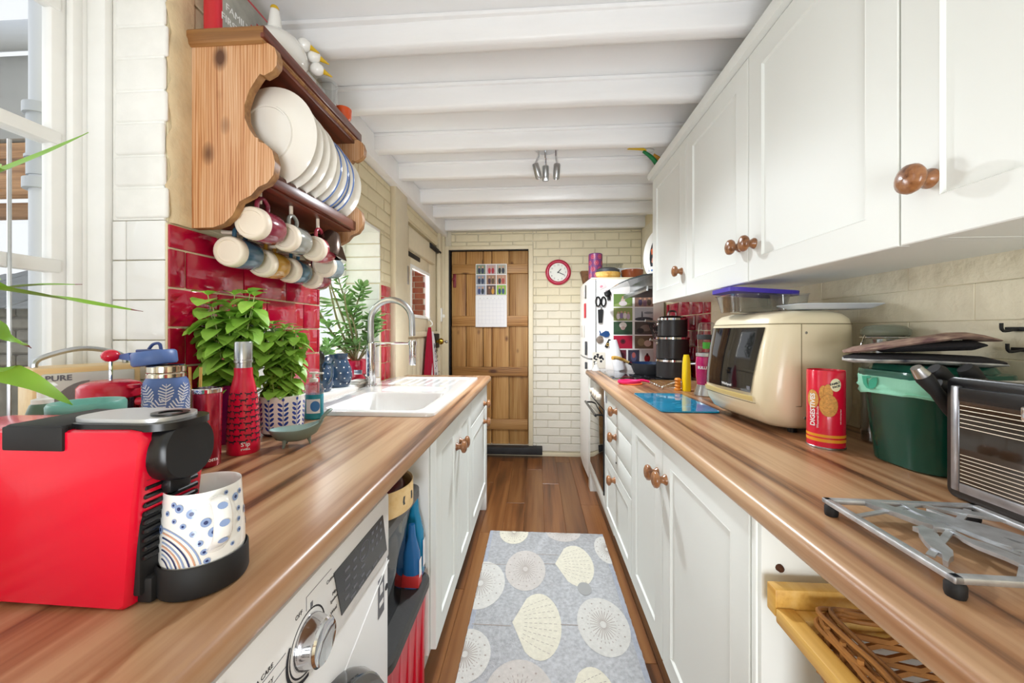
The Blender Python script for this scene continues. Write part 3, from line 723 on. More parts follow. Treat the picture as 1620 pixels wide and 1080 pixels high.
for x, y, z, c_, lb in [(-.777, .985, 1.497, plum, 'large plum mug hanging at the near end of the front row'), (-.765, 1.105, 1.488, grey_, 'grey mug hanging behind the large plum mug'), (-.757, 1.238, 1.482, pinkr, 'rose red mug hanging between the grey mug and the metal jug'), (-.79, 1.36, 1.445, dusty, 'pale grey-blue mug hanging under the metal jug'),
                       (-.85, .995, 1.422, slate_b, 'slate blue mug nearest in the back row, its pale base facing out'), (-.847, 1.115, 1.411, mustard, 'mustard mug hanging second in the back row'), (-.845, 1.235, 1.409, teal_, 'deep teal mug hanging third in the back row'), (-.842, 1.358, 1.402, plum, 'small plum mug hanging last in the back row')]:
    mug((x, y, z), c_, lb, 1.06 if (c_ is plum and y < 1) else 1.)
    if x > -.80 and y < 1.3: obj('peg', G().lathe([(0.0, 0), (.0055, .002), (.0055, .035), (0, .035)], 10, (x + .916 - .006, y - .955 + .045, 1.56 - 1.476)), M['bisque'], pr)
    elif x < -.80: obj('peg', G().tube([(.008, y - .955 + .05, z - 1.476 + .066), (x + .916 + .016, y - .955 + .05, z - 1.476 + .06)], .006, 8), M['bisque'], pr)
t = thing('metal_jug', 'dark metal jug hanging upside down at the far end of the rack', 'jug', (-.735, 1.335, 1.56), rot=(radians(168), radians(14), 0))
pewter = mat('tarnished_pewter', '#5d4a40', .25, .8, noise=(10, .3))
obj('body', G().lathe([(.018, 0), (.024, .004), (.05, .06), (.056, .085), (.054, .085), (.048, .06), (.0, .01)], 28), pewter, t, 50)
obj('spout', G().loft([[(.03, -.012, .05), (.05, 0, .045), (.03, .012, .05)], [(.045, -.02, .086), (.085, 0, .094), (.045, .02, .086)]]), pewter, t)
obj('handle', G().tube(spline([(-.03, 0, .02), (-.075, 0, .03), (-.078, 0, .06), (-.05, 0, .075)], 6), .005, 8), pewter, t)

# on top of the rack
t = thing('first_aid_tin', 'red and grey first aid tin standing on the pine rack', 'tin', (-.865, .955, 1.996), 0)
redm = mat('worn_red_tin_paint', '#c81f30', .3, noise=(8, .15), coat=.3)
g = G().loft([[(x, y, z) for x, y in rrect(.05, .2, .012, 3, 0, .1)] for z in (0, .004, .17, .176)])
obj('body', g, redm, t, 40)
grey = mat('worn_grey_print', '#a9a8a0', .5, noise=(30, .2))
obj('side_print', G().box((.0248, .012, .008), (.0258, .188, .168), .0002), grey, t)
obj('cross', G().box((.0256, .135, .065), (.0264, .155, .13)).box((.0256, .112, .087), (.0264, .178, .108)), mat('red_cross_print', '#b8182c', .4), t)
for i, s_ in enumerate(('FAMILY', 'FIRST AID')):
    obj('lettering', text_plane(text_geo(s_, .027, .0004), (.0262, .065, .085 - i * .035), (0, 1, 0), (0, 0, 1)), M['whiteprint'], t)
t = thing('hen_jug', 'white china hen-shaped jug with yellow beaks on the pine rack', 'ornament', (-.79, 1.13, 1.996))
yel = mat('yellow_glaze', '#dcb52e', .2)
obj('body', G().ball((0, 0, .062), .072, .085, .064, 24, 14), M['ceramic'], t, 80)
obj('tail', G().tube(spline([(.0, -.03, .10), (.005, -.035, .14), (.008, -.04, .168)], 5), lambda s: .022 - .01 * s, 12), M['ceramic'], t, 80)
obj('tail_tip', G().ball((.008, -.04, .170), .012, .012, .011), yel, t)
for a, b, c_ in ((.06, .02, .105), (.075, .05, .09), (.08, .06, .055)):
    obj('chick_head', G().ball((a, b, c_), .022, .018, .02), M['ceramic'], t, 80)
    obj('beak', G().tube([(a + .012, b + .006, c_), (a + .04, b + .02, c_ - .014)], lambda s: .010 * (1 - .85 * s), 8), yel, t, 80)
t = thing('glass_tumbler', 'clear glass tumbler on the far end of the pine rack', 'glass', (-.755, 1.33, 1.996))
obj('glass', G().lathe([(0, 0), (.03, 0), (.036, .10), (.0352, .1005)], 24), M['clearplastic'], t)
t = thing('orange_cup', 'small bright orange cup beside the glass tumbler on the rack', 'cup', (-.735, 1.405, 1.996))
obj('cup', G().lathe([(0, 0), (.02, 0), (.03, .02), (.031, .05), (.028, .052), (.026, .02), (0, .008)], 20), mat('orange_glass', '#e0561f', .15, coat=.4), t)

# ---------------------------------------------------------------- left worktop: coffee corner
t = thing('coffee_machine', 'glossy red capsule coffee machine with black head at the left front', 'coffee machine', (-.44, .377, .9))
red = mat('glossy_red_plastic', '#e2062f', .22, coat=.2)
side = [(-.33, .006), (-.002, .0), (.004, .004), (.012, .10), (.018, .15), (.022, .182), (.016, .192), (.004, .194), (-.25, .190), (-.30, .182), (-.33, .165)]
def inset(poly, d):
    cx = sum(p[0] for p in poly) / len(poly); cy = sum(p[1] for p in poly) / len(poly)
    return [(x + (cx - x) * d, y + (cy - y) * d) for x, y in poly]
L_ = []
for y, d in ((0.0, .03), (.003, .008), (.008, 0), (.076, 0), (.081, .008), (.084, .03)): L_.append([(u, y, v) for u, v in inset(side, d)])
obj('shell', G().loft(L_), red, t, 40)
g = G()
g.box((-.004, .007, .012), (.012, .077, .16), .003)
obj('front_panel', g, M['softblack'], t)
for i in range(11): obj('grill_rib', G().box((.011, .009, .05 + i * .0095), (.0165, .075, .0555 + i * .0095), .0015, 1), M['black'], t)
hd = [(y, z) for y, z in rrect(.068, .07, .031, 8, .041, .164)]
obj('head', G().loft([[(x, .041 + (y - .041) * s, .164 + (z - .164) * s) for y, z in hd] for x, s in ((-.01, 1), (.03, 1), (.036, .97), (.039, .9))]), M['black'], t, 50)
obj('spout', G().box((.01, .028, .115), (.026, .056, .132), .004), M['black'], t)
obj('top_cap', G().box((-.135, -.002, .184), (-.068, .086, .199), .003).box((-.137, -.003, .171), (-.066, .004, .197), .002), M['softblack'], t)
silver = mat('satin_silver_plastic', '#c9cacc', .3, .6)
obj('lever', G().loft([[(x, y, z) for x, y in rrect(.115, .062, .025, 5, -.027, .042)] for z in (.199, .2035)]), silver, t)
obj('lever_rim', G().loft([[(x, y, z) for x, y in rrect(.128, .072, .028, 5, -.021, .042)] for z in (.191, .1988)]), M['black'], t)
obj('lever_hole', G().lathe([(.012, .2035), (.016, .2038), (.016, .2055), (.010, .2055), (.012, .2035)], 20, (.012, .042, 0), sx=1.2), M['black'], t)
obj('drip_tray', G().lathe([(0, .002), (.0435, .002), (.045, .006), (.0445, .035), (.043, .037), (.0415, .032), (0, .028)], 40, (.038, .059, 0)).box((-.01, .012, .002), (.02, .074, .03), .003), M['softblack'], t, 40)
obj('foot', G().lathe([(0, -.0), (.008, 0), (.008, .006), (0, .006)], 12, (-.03, .02, 0)), M['black'], t)

t = thing('spotted_mug', 'white mug with blue spots and rainbow arcs on the coffee machine tray', 'mug', (-.402, .436, .9285))
mp_ = [(0, .003), (.034, .003), (.0375, 0), (.0400, .004), (.0412, .012), (.0408, .03), (.0388, .06), (.0370, .088), (.0357, .087), (.0374, .06), (.039, .02), (.036, .008), (0, .007)]
obj('body', G().lathe(mp_, 48), M['ceramic'], t, 60)
mf = rprof([(.0400, .004), (.0412, .012), (.0408, .03), (.0388, .06), (.0370, .088)])
blu = mat('pale_blue_glaze', '#8fa5cf', .15, coat=.4); navy = mat('navy_glaze', '#2b3a6e', .15, coat=.4); orange_ = mat('peach_glaze', '#d8a58a', .15, coat=.4)
# angle 0 of the print faces the camera (-Y)
dots = [(-.028, .076, .0058), (-.012, .069, .0066), (.004, .056, .0062), (.013, .043, .007), (-.022, .056, .0038), (-.01, .046, .0042), (-.003, .034, .0042), (.002, .023, .0042), (.005, .012, .004), (-.034, .062, .0034), (-.036, .08, .004), (-.046, .07, .0035), (.045, .074, .0058), (.05, .058, .0036), (.049, .045, .0034), (.048, .032, .0036), (.056, .078, .004), (-.06, .05, .006), (.07, .05, .006), (.085, .03, .006), (.1, .06, .006), (.12, .04, .006), (-.08, .07, .006), (-.1, .03, .006), (.036, .02, .003), (.03, .084, .003)]
g1 = G(); g2 = G()
dots = [(x * .8, y * .97, r * .82) for x, y, r in dots]
for x, y, r in dots: patch(g1, x, y, r, n=14, rings=2); flat(g2, disc(x, y, r * .42))
obj('blue_spots', wrap(g1, mf, -.87), blu, t, kind='stuff', recalc=False); obj('navy_spots', wrap(g2, mf, -.87, off=.0009), navy, t, kind='stuff', recalc=False)
for k, (r, m_) in enumerate(((.044, blu), (.039, orange_), (.034, navy), (.029, blu), (.025, orange_), (.021, navy), (.016, blu), (.011, navy))):
    g = G(); n = 14
    a = [(-.044 + r * cos(radians(10 + 80 * i / n)), .008 + r * sin(radians(2 + 88 * i / n))) for i in range(n + 1)]
    b = [(-.044 + (r - .0017) * cos(radians(10 + 80 * i / n)), .008 + (r - .0017) * sin(radians(2 + 88 * i / n))) for i in range(n + 1)]
    for i in range(n): g.add([(*a[i], 0), (*a[i + 1], 0), (*b[i + 1], 0), (*b[i], 0)], [(0, 1, 2, 3)])
    obj('rainbow_arc', wrap(g, mf, -.87), m_, t, recalc=False)
hp = spline([(.0, -.0365, .076), (.0, -.054, .081), (.0, -.066, .066), (.0, -.062, .042), (.0, -.0395, .022)], 8)
hm = Matrix.Rotation(radians(57), 4, 'Z')
hl = []
for i, p in enumerate(hp):
    tn = (hp[min(i + 1, len(hp) - 1)] - hp[max(i - 1, 0)]).normalized(); nn = Vector((1, 0, 0)).cross(tn)
    hl.append([hm @ (p + Vector((1, 0, 0)) * .009 * cos(2 * pi * k / 10) + nn * .004 * sin(2 * pi * k / 10)) for k in range(10)])
obj('handle', G().loft(hl), M['ceramic'], t, 80)
g = G()
for i in (6, 12, 18, 24):
    p = hp[i]; tn = (hp[i + 1] - hp[i - 1]).normalized(); nn = Vector((1, 0, 0)).cross(tn)
    if nn.y > 0: nn = -nn
    g.add([hm @ (p + nn * .0044 + Vector((1, 0, 0)) * .005 * cos(2 * pi * k / 12) + tn * .004 * sin(2 * pi * k / 12)) for k in range(12)], [tuple(range(12))])
obj('handle_spots', g, blu, t, kind='stuff', recalc=False)

# radio on the sill
t = thing('radio', 'wooden cased tabletop radio with grey handle under the sash window', 'radio', (-.997, .69, .915), math.atan2(.15, .067))
maple = wood('pale_maple', '#d3a869', '#e6c48b', '#eed3a2', 'x', .7, .4)
obj('case', G().box((0, .004, .0), (.164, .105, .21), .006), maple, t)
obj('face', G().box((.012, .0, .012), (.152, .006, .198), .003), mat('pale_silver_face', '#d2d2cc', .35, .3), t)
gp = G().loft([[(x, y, z) for x, z in ([(.02, .02), (.078, .02), (.078, .18)] + [(.02 + .058 - .058 * sin(pi / 2 * i / 8), .11 + .07 * cos(pi / 2 * i / 8)) for i in range(1, 9)])] for y in (-.003, .002)])
obj('speaker_grille', gp, mat('grey_speaker_grille', '#8d8d8b', .5, .3, bump=(400, .001)), t)
obj('display', G().box((.09, -.003, .1), (.145, .002, .175), .002), silver, t); obj('screen', G().box((.097, -.0045, .125), (.14, -.002, .16), .001), mat('dark_lcd', '#2b2f45', .1), t)
obj('lettering', text_plane(text_geo('PURE', .016, .0003, 'LEFT', .0004), (.016, -.0012, .188), (1, 0, 0), (0, 0, 1)), M['inkgrey'], t)
obj('handle', G().tube(spline([(.012, .05, .205), (.02, .05, .228), (.08, .05, .247), (.14, .05, .232), (.152, .05, .205)], 8), .0055, 8), M['steel'], t)

t = thing('cafetiere', 'glass cafetiere with red lid and red plunger knob behind the coffee machine', 'coffee press', (-.856, .712, .9))
redm2 = mat('red_press_plastic', '#d01636', .25, coat=.3)
obj('beaker', G().lathe([(0, .004), (.0425, .004), (.0448, .01), (.0448, .165), (.0462, .17), (.0437, .17), (.0437, .012), (0, .008)], 36), M['clearplastic'], t)
obj('frame', G().lathe([(.0, 0), (.047, 0), (.0475, .02), (.0458, .024), (.046, .003), (0, .003)], 36).lathe([(.0459, .1), (.0475, .1), (.0475, .165), (.0459, .165)], 36, a0=.3, a1=5.5), redm2, t)
obj('lid', G().lathe([(0, .201), (.03, .201), (.0425, .196), (.047, .190), (.0475, .17), (.0455, .168), (0, .18)], 40).box((.035, -.010, .186), (.06, .010, .194), .003), redm2, t, 40)
obj('handle', G().tube(spline([(.06, 0, .16), (.1, 0, .155), (.105, 0, .08), (.047, 0, .03)], 6), .008, 10), redm2, t)
obj('plunger', G().lathe([(.003, .18), (.003, .245)], 10), M['chrome'], t); obj('knob', G().ball((0, 0, .251), .0145, .0145, .0125, 20, 12), redm2, t, 80)

t = thing('teal_canister', 'round teal canister with a recessed lid behind the coffee machine', 'canister', (-.656, .516, .9))
tealp = mat('teal_enamel', '#63a79b', .3)
obj('body', G().lathe([(0, 0), (.036, 0), (.039, .005), (.039, .18), (0, .18)], 36), tealp, t)
obj('lid', G().lathe([(.039, .178), (.0405, .18), (.041, .194), (.039, .198), (.033, .197), (.027, .189), (0, .188)], 40), tealp, t, 60)
t = thing('soap_pump', 'dark green bottle with white pump top beside the radio', 'bottle', (-.785, .556, .9))
obj('bottle', G().lathe([(0, 0), (.016, 0), (.0175, .004), (.0175, .17), (.014, .183), (.010, .188), (0, .188)], 24), mat('dark_green_bottle', '#5d7a68', .3), t)
obj('pump', G().lathe([(.012, .183), (.012, .192), (.006, .194), (.006, .206), (.014, .209), (.016, .213), (.012, .217), (0, .218)], 24).box((-.03, -.005, .209), (0, .005, .216), .003), M['offwhite'], t)

t = thing('blue_flask', 'wide blue flask printed with white feathers, its lid flipped open', 'flask', (-.757, .732, .9))
fb = mat('powder_blue_coating', '#5874b0', .4); fw = mat('white_feather_print', '#e3e8f2', .5)
fp = [(0, 0), (.034, 0), (.037, .004), (.037, .184), (.035, .198), (.031, .206), (.031, .21), (0, .216)]
obj('body', G().lathe(fp, 40), fb, t, 40)
g = G()
rn = random.Random(5)
for row in range(7):
    for i in range(8):
        cx, cy, an = -.116 + i * .029 + (row % 2) * .0145, .016 + row * .0265, rn.uniform(-.7, .7); L_ = .021
        mtx = lambda u, v: (cx + u * cos(an) - v * sin(an), cy + u * sin(an) + v * cos(an))
        for k in range(6):
            v0 = -L_ * .75 + k * L_ * .27; wd = .0105 * sin(pi * (k + 1.2) / 7.2) + .002
            for sgn in (-1, 1):
                flat(g, [mtx(0, v0), mtx(sgn * wd, v0 + .006), mtx(sgn * wd * .92, v0 + .0082), mtx(0, v0 + .0026)])
        flat(g, [mtx(-.0006, -L_), mtx(.0006, -L_), mtx(.0004, L_), mtx(-.0004, L_)])
obj('feather_print', wrap(g, lambda z: .037), fw, t, kind='stuff', recalc=False)
obj('neck', G().lathe([(.029, .205), (.032, .207), (.032, .214), (.0305, .216), (.032, .218), (.032, .229), (.0295, .231), (.028, .229), (.028, .2)], 36), mat('warm_steel', '#cfc6b4', .15, 1), t)
lid = G().lathe([(0, .0), (.033, .0), (.036, .004), (.036, .024), (.033, .028), (0, .030)], 32).loft([[(-.03, -.022, z) for z in (.014, .03)][:1] + [(-.03, -.022, .03), (-.03, .022, .03), (-.03, .022, .01)], [(-.075, -.012, .024), (-.075, -.012, .029), (-.075, .012, .029), (-.075, .012, .024)]])
lid.xf(Matrix.Translation((-.024, -.0, .2315)) @ Matrix.Rotation(radians(-8), 4, 'Y'))
obj('lid', lid, fb, t, 40)
obj('carry_loop', G().tube(spline([(-.05, .01, .262), (-.042, .012, .273), (-.028, .012, .274), (-.022, .01, .26)], 6), .003, 8).box((-.06, -.008, .256), (-.02, .015, .263), .002), mat('navy_plastic', '#34477d', .35), t)

t = thing('red_tumbler', 'metallic dark red travel tumbler with steel rim left of the dachshund bottle', 'tumbler', (-.735, .805, .9))
obj('body', G().lathe([(0, 0), (.0225, 0), (.0245, .003), (.0275, .164), (.0265, .166), (0, .16)], 36), mat('metallic_wine_red', '#a3082f', .22, .5, coat=.6), t)
obj('rim', G().lathe([(.026, .162), (.0285, .164), (.0285, .172), (.026, .174), (.0255, .158)], 36), M['chrome'], t)
obj('lettering', wrap(text_geo('COSTA', .0075, .0002, 'LEFT', .0002), lambda z: .0250, -1.0).xf(Matrix.Translation((0, 0, .016))), M['whiteprint'], t, recalc=False)
t = thing('stirrer_glass', 'clear glass holding two wooden sticks behind the red tumbler', 'glass', (-.80, .842, .9))
obj('glass', G().lathe([(0, 0), (.026, 0), (.028, .16), (.027, .16), (.025, .004), (0, .004)], 24), M['clearplastic'], t)
for dx in (-.006, .008): obj('stick', G().tube([(dx, .0, .006), (dx - .012 + dx, .012, .215)], .003, 6), M['basketwood'], t)

t = thing('dachshund_bottle', 'red steel bottle printed with rows of black dachshunds', 'bottle', (-.7275, .901, .9))
bp_ = [(0, 0), (.0325, 0), (.0348, .004), (.0348, .03), (.0335, .08), (.0305, .13), (.0265, .16), (.0225, .178), (.0195, .192), (.0195, .21), (0, .21)]
obj('body', G().lathe([p for p in bp_], 40), mat('raspberry_red_coating', '#dc0f3c', .3, coat=.3), t, 50)
bf = rprof([(.0348, .004), (.0348, .03), (.0335, .08), (.0305, .13), (.0265, .16), (.0225, .178)])
dog = [(-.0062, .0012), (-.0045, .0016), (-.0042, -.0026), (-.0032, -.0026), (-.003, -.0002), (.002, -.0002), (.0022, -.0026), (.0032, -.0026), (.0034, .001), (.0058, .0012), (.0064, .0022), (.005, .0036), (.0032, .0034), (.0026, .0016), (-.0048, .0024), (-.0072, .004)]
gb_, gw_ = G(), G()
for r in range(9):
    z = .032 + r * .0142; n = 9 if r < 6 else 8
    for i in range(n):
        a = (i + .5 * (r % 2)) / n * 2 * pi * .0325
        q = gw_ if (r, i) in ((7, 1), (3, 1), (7, 12)) else gb_
        flat(q, [(a + x * 1.55 - pi * .0325, z + y * 1.6) for x, y in dog])
obj('dachshund_print', wrap(gb_, bf, -pi / 2 + .3, off=.0008, R0=.0325), M['ink'], t, kind='stuff', recalc=False)
obj('white_dachshund_print', wrap(gw_, bf, -pi / 2 + .3, off=.0008, R0=.0325), M['whiteprint'], t, kind='stuff', recalc=False)
for i, (s_, z, sz) in enumerate((("S'ip", .026, .014), ("S'WELL", .014, .006))):
    gt = text_geo(s_, sz, .0002, 'LEFT', .0002); gt.v = [(x, y + z, zz) for x, y, zz in gt.v]
    obj('lettering', wrap(gt, bf, -1.05), M['whiteprint'], t, recalc=False)
obj('cap', G().lathe([(.0180, .21), (.0180, .222), (.0205, .223), (.0205, .229), (.0195, .23), (.0195, .271), (.018, .2745), (0, .2745)], 32), M['steel'], t, 40)
# ---------------------------------------------------------------- plants and sink side
basil = mat('fresh_basil_green', '#9aca52', .4, noise=(24, .22), rand=.2)
stemg = mat('pale_green_stem', '#a9bd74', .6)
def leaf_geo(g, base, d, up, L_, W_, cup=.25, bend=.3):
    """one cupped leaf: base point, direction, up normal"""
    d = Vector(d).normalized(); up = Vector(up); s_ = d.cross(up).normalized(); n = s_.cross(d).normalized(); rows = []
    for k, (t_, wd) in enumerate(((0, .06), (.14, .6), (.38, 1), (.64, .95), (.86, .58), (1, .06))):
        p = Vector(base) + d * L_ * t_ - n * bend * L_ * t_ * t_
        rows.append([p - s_ * W_ * wd + n * cup * W_ * wd, p, p + s_ * W_ * wd + n * cup * W_ * wd])
    g.loft(rows, False, False, closed=False)
def foliage(parent, mtl, stems, rn, per, L_, W_, big=0, spread=1., lname='leaf', cup=.25, bend=.35):
    """leaves as single parts (the biggest) and the rest joined"""
    k = 0
    for st in stems:
        P = spline(st, 5); n = len(P)
        obj('stem', G().tube(P, lambda s: .0022 * (1 - .5 * s), 5), stemg, parent)
        for i in range(per):
            f_ = .12 + .88 * (i + 1) / per; p = P[min(n - 1, int(f_ * (n - 1)))]
            for sd in range(2):
                a = i * pi / 2 + sd * pi + rn.uniform(-.5, .5)
                d = Vector((cos(a), sin(a), rn.uniform(-.25, .35) if f_ < .93 else .9))
                s = rn.uniform(.7, 1.15) * (1 if f_ < .93 else .7)
                g = G(); leaf_geo(g, p, d, (0, 0, 1), L_ * s, W_ * s, cup, bend); k += 1
                obj(lname, g, mtl, parent, 80, recalc=False)
def stems(rn, n, c, r0, r1, z0, z1):
    out = []
    for i in range(n):
        a = 2 * pi * i / n + rn.uniform(-.3, .3); q = rn.uniform(.3, 1)
        h = rn.uniform(.65, 1) * (z1 - z0)
        out.append([(c[0] + cos(a) * r0 * q, c[1] + sin(a) * r0 * q, z0), (c[0] + cos(a) * (r0 + r1) / 2 * q, c[1] + sin(a) * (r0 + r1) / 2 * q, z0 + h * .55), (c[0] + cos(a) * r1 * q, c[1] + sin(a) * r1 * q, z0 + h)])
    return out
t = thing('basil_plant', 'tall bushy basil plant behind the red bottle in a magenta cup', 'plant', (-.835, .985, .9))
obj('cup', G().lathe([(0, 0), (.036, 0), (.038, .004), (.044, .155), (.042, .157), (.038, .15), (0, .14)], 32), mat('metallic_magenta', '#a3176f', .2, .6, coat=.5), t)
obj('soil', G().lathe([(0, .146), (.041, .144)], 20), M['soil'], t)
rn = random.Random(11)
foliage(t, basil, stems(rn, 13, (0, 0), .02, .085, .13, .41), rn, 11, .056, .025, bend=.6)
t = thing('basil_plant', 'round basil plant in the white pot with blue leaf sprigs', 'plant', (-.7487, 1.078, .9))
pp = [(0, .008), (.05, .008), (.055, .01), (.06, .112), (.058, .114), (.055, .108), (.053, .1), (0, .1)]
obj('pot', G().lathe(pp, 48), M['ceramic'], t, 40)
obj('saucer', G().lathe([(0, 0), (.046, 0), (.054, .008), (.052, .01), (0, .006)], 32), mat('dark_grey_saucer', '#4a4a4d', .5), t)
obj('soil', G().lathe([(0, .103), (.055, .101)], 20), M['soil'], t)
g = G()
for i in range(10):
    u0 = -.18 + i * .036
    flat(g, [(u0 - .0006, .014), (u0 + .0006, .014), (u0 + .0006, .1), (u0 - .0006, .1)])
    for k in range(6):
        for sg in (-1, 1):
            flat(g, [(u0 + sg * (.0075 + .0075 * cos(q) * .8 + sin(q) * .001), .024 + k * .0135 + .0052 * sin(q) + .003 * cos(q)) for q in [2 * pi * m_ / 10 for m_ in range(10)]])
    flat(g, disc(u0, .106, .0035, .005, 8))
obj('blue_sprigs', wrap(g, rprof([(.055, .01), (.06, .112)])), mat('cobalt_glaze', '#2747a0', .15, coat=.4), t, kind='stuff', recalc=False)
rn = random.Random(21)
foliage(t, basil, stems(rn, 13, (0, 0), .03, .062, .09, .325), rn, 11, .046, .021, bend=.6)

# long strap-leaved plant at the left edge
t = thing('strap_leaved_plant', 'house plant sending long green strap leaves in from the left edge', 'plant', (-.85, .33, .9))
obj('pot', G().lathe([(0, 0), (.05, 0), (.055, .005), (.068, .11), (.065, .112), (.06, .1), (0, .095)], 28), mat('terracotta', '#b5673f', .8), t)
obj('soil', G().lathe([(0, .1), (.062, .098)], 20), M['soil'], t)
obj('stem', G().tube([(0, 0, .09), (0, .02, .2), (0, .05, .29)], lambda s: .012, 8), mat('brown_cane', '#8a6a45', .8), t)
strap = mat('bright_strap_green', '#86b93c', .4, noise=(8, .2)); tipm = mat('dry_red_leaf_tip', '#7b3a35', .6)
for pts, wd, tip in [([(-.755, .47, 1.406), (-.773, .5, 1.43), (-.788, .56, 1.485), (-.787, .62, 1.55)], (.008), 0), ([(-.803, .5, 1.26), (-.804, .52, 1.264), (-.827, .58, 1.277), (-.825, .64, 1.285)], .0075, 1), ([(-.755, .47, 1.264), (-.773, .5, 1.261), (-.797, .6, 1.254), (-.773, .7, 1.239)], .009, 1), ([(-.732, .45, 1.22), (-.773, .5, 1.203), (-.795, .55, 1.174)], .012, 1), ([(-.70, .40, 1.185), (-.683, .42, 1.175), (-.695, .45, 1.15), (-.685, .48, 1.127), (-.659, .5, 1.095)], .014, 0), ([(-.85, .3, 1.3), (-.7, .25, 1.33), (-.6, .2, 1.3)], .012, 0), ([(-.85, .4, 1.35), (-.87, .44, 1.5), (-.9, .48, 1.58)], .01, 0)]:
    P = spline([(-.852, .38, 1.18)] + pts, 8); rows = []
    n = len(P)
    for i, p in enumerate(P):
        tn = (P[min(i + 1, n - 1)] - P[max(i - 1, 0)]).normalized(); s_ = tn.cross(Vector((.35, -.9, .5))).normalized(); s_ = (s_ * .9 + Vector((0, 0, 1)) * .2).normalized(); nn = s_.cross(tn).normalized()
        f_ = i / (n - 1); q = wd * (1.0 if f_ < .6 else max(.03, 1 - ((f_ - .6) / .4) ** 1.6))
        c_ = p - Vector((-.85, .33, .9))
        rows.append([c_ - s_ * q + nn * q * .3, c_ - nn * q * .1, c_ + s_ * q + nn * q * .3, c_ + nn * .0012])
    k = int(n * .94) if tip else n
    lf = obj('leaf', G().loft(rows[:k]), strap, t, 60, recalc=True)
    if tip: obj('leaf_tip', G().loft(rows[k - 1:]), tipm, lf, 60)

# small white board behind the basil, soap, dish
t = thing('white_board', 'white plastic board with rounded top leaning behind the basil', 'board', (-.9, 1.19, .9), rot=(0, radians(-3), 0))
obj('board', G().loft([[(x, y, z) for y, z in rrect(.15, .312, .03, 5, 0, .156)] for x in (-.004, .004)]), M['offwhite'], t)
t = thing('washing_up_soap', 'clear pump bottle of teal soap standing by the sink corner', 'bottle', (-.765, 1.262, .9))
tealq = mat('teal_soap', '#1793a8', .15, coat=.5)
obj('liquid', G().lathe([(0, .001), (.03, .001), (.033, .006), (.033, .085), (0, .085)], 28, sy=.75), tealq, t)
obj('bottle', G().lathe([(.0335, .085), (.0335, .1), (.028, .118), (.013, .127), (.012, .133), (0, .133)], 28, sy=.75), M['clearplastic'], t)
obj('label_sticker', G().lathe([(.0342, .022), (.0342, .07)], 12, a0=-1.9, a1=-.5, sy=.76), M['paper'], t); obj('label_print', wrap(patch(G(), 0, .046, .016, .018), lambda z: .0346, -1.0, sy=.77), mat('blue_label_print', '#3f7fc4', .4), t, recalc=False)
obj('pump', G().lathe([(.014, .127), (.014, .137), (.005, .139), (.005, .152), (.014, .154), (.014, .160), (0, .161)], 20).box((0, -.004, .153), (.035, .004, .159), .002), M['offwhite'], t)
t = thing('footed_dish', 'small pale teal leaf-shaped dish on little pointed feet', 'dish', (-.632, .962, .9), radians(24))
pal = mat('pale_celadon_glaze', '#9fc0bd', .2, coat=.5, noise=(18, .15)); rim_ = mat('speckled_stoneware', '#7d8f86', .45)
LL = []
for s_, z in ((.15, .016), (.45, .014), (.75, .02), (1, .042), (.985, .045)): LL.append([(.062 * s_ * cos(a) * (1.08 if cos(a) > 0 else 1), .036 * s_ * sin(a), z + (.02 * max(0, cos(a)) ** 2 * s_ ** 2)) for a in [2 * pi * i / 36 for i in range(36)]])
obj('outside', G().loft(LL, True, False), rim_, t, 80, recalc=True)
LI = [[(x * .97, y * .96, z + .004) for x, y, z in l] for l in LL[:-1]] + [LL[-1]]
obj('inside', G().loft(LI, True, False), pal, t, 80)
obj('loop_handle', G().tube(spline([(.058, .02, .062), (.075, .018, .082), (.085, 0, .088), (.075, -.018, .082), (.058, -.02, .062)], 6), .0035, 8), rim_, t)
for x, y in ((.03, .0), (-.022, .02), (-.022, -.02)): obj('foot', G().tube([(x, y, .02), (x * 1.15, y * 1.15, 0)], lambda s: .006 * (1 - .7 * s), 8), rim_, t)

# sink and tap
from mathutils.geometry import tessellate_polygon
def holed(g, outer, holes, z):
    loops = [[Vector((x, y, 0)) for x, y in outer]] + [[Vector((x, y, 0)) for x, y in h] for h in holes]
    tri = tessellate_polygon(loops); fl_ = [p for l in loops for p in l]
    g.add([(p.x, p.y, z) for p in fl_], [tuple(q) for q in tri]); return g
t = thing('sink', 'white ceramic one and a half bowl sink with drainer set into the worktop', 'sink', (-.62, 1.83, .9))
cer = mat('white_sink_ceramic', '#f8f8f6', .08, coat=.6)
o0 = rrect(.52, 1.05, .03, 6); b1 = rrect(.37, .40, .05, 6, .02, -.295); b2 = rrect(.30, .145, .04, 6, .02, .01); dr = rrect(.40, .34, .03, 6, .02, .32)
g = holed(G(), rrect(.508, 1.038, .026, 6), [b1, b2, dr], .016)
g.loft([[(x, y, 0.0005) for x, y in o0], [(x, y, .010) for x, y in o0], [(x, y, .0145) for x, y in rrect(.515, 1.045, .028, 6)], [(x, y, .016) for x, y in rrect(.508, 1.038, .026, 6)]], False, False)
def bowl(cx, cy, w_, d_, dep):
    g.loft([[(x, y, .016) for x, y in rrect(w_, d_, .05 if d_ > .3 else .04, 6, cx, cy)], [(x, y, .008) for x, y in rrect(w_ - .012, d_ - .012, .045 if d_ > .3 else .036, 6, cx, cy)], [(x, y, -dep + .03) for x, y in rrect(w_ - .03, d_ - .03, .04, 6, cx, cy)], [(x, y, -dep) for x, y in rrect(w_ - .09, d_ - .08, .03, 6, cx, cy)]], False, True)
bowl(.02, -.295, .37, .40, .17); bowl(.02, .01, .30, .145, .09)
g.loft([[(x, y, .016) for x, y in dr], [(x, y, .010) for x, y in rrect(.39, .33, .026, 6, .02, .32)]], False, True)
obj('basin', g, cer, t, 40)
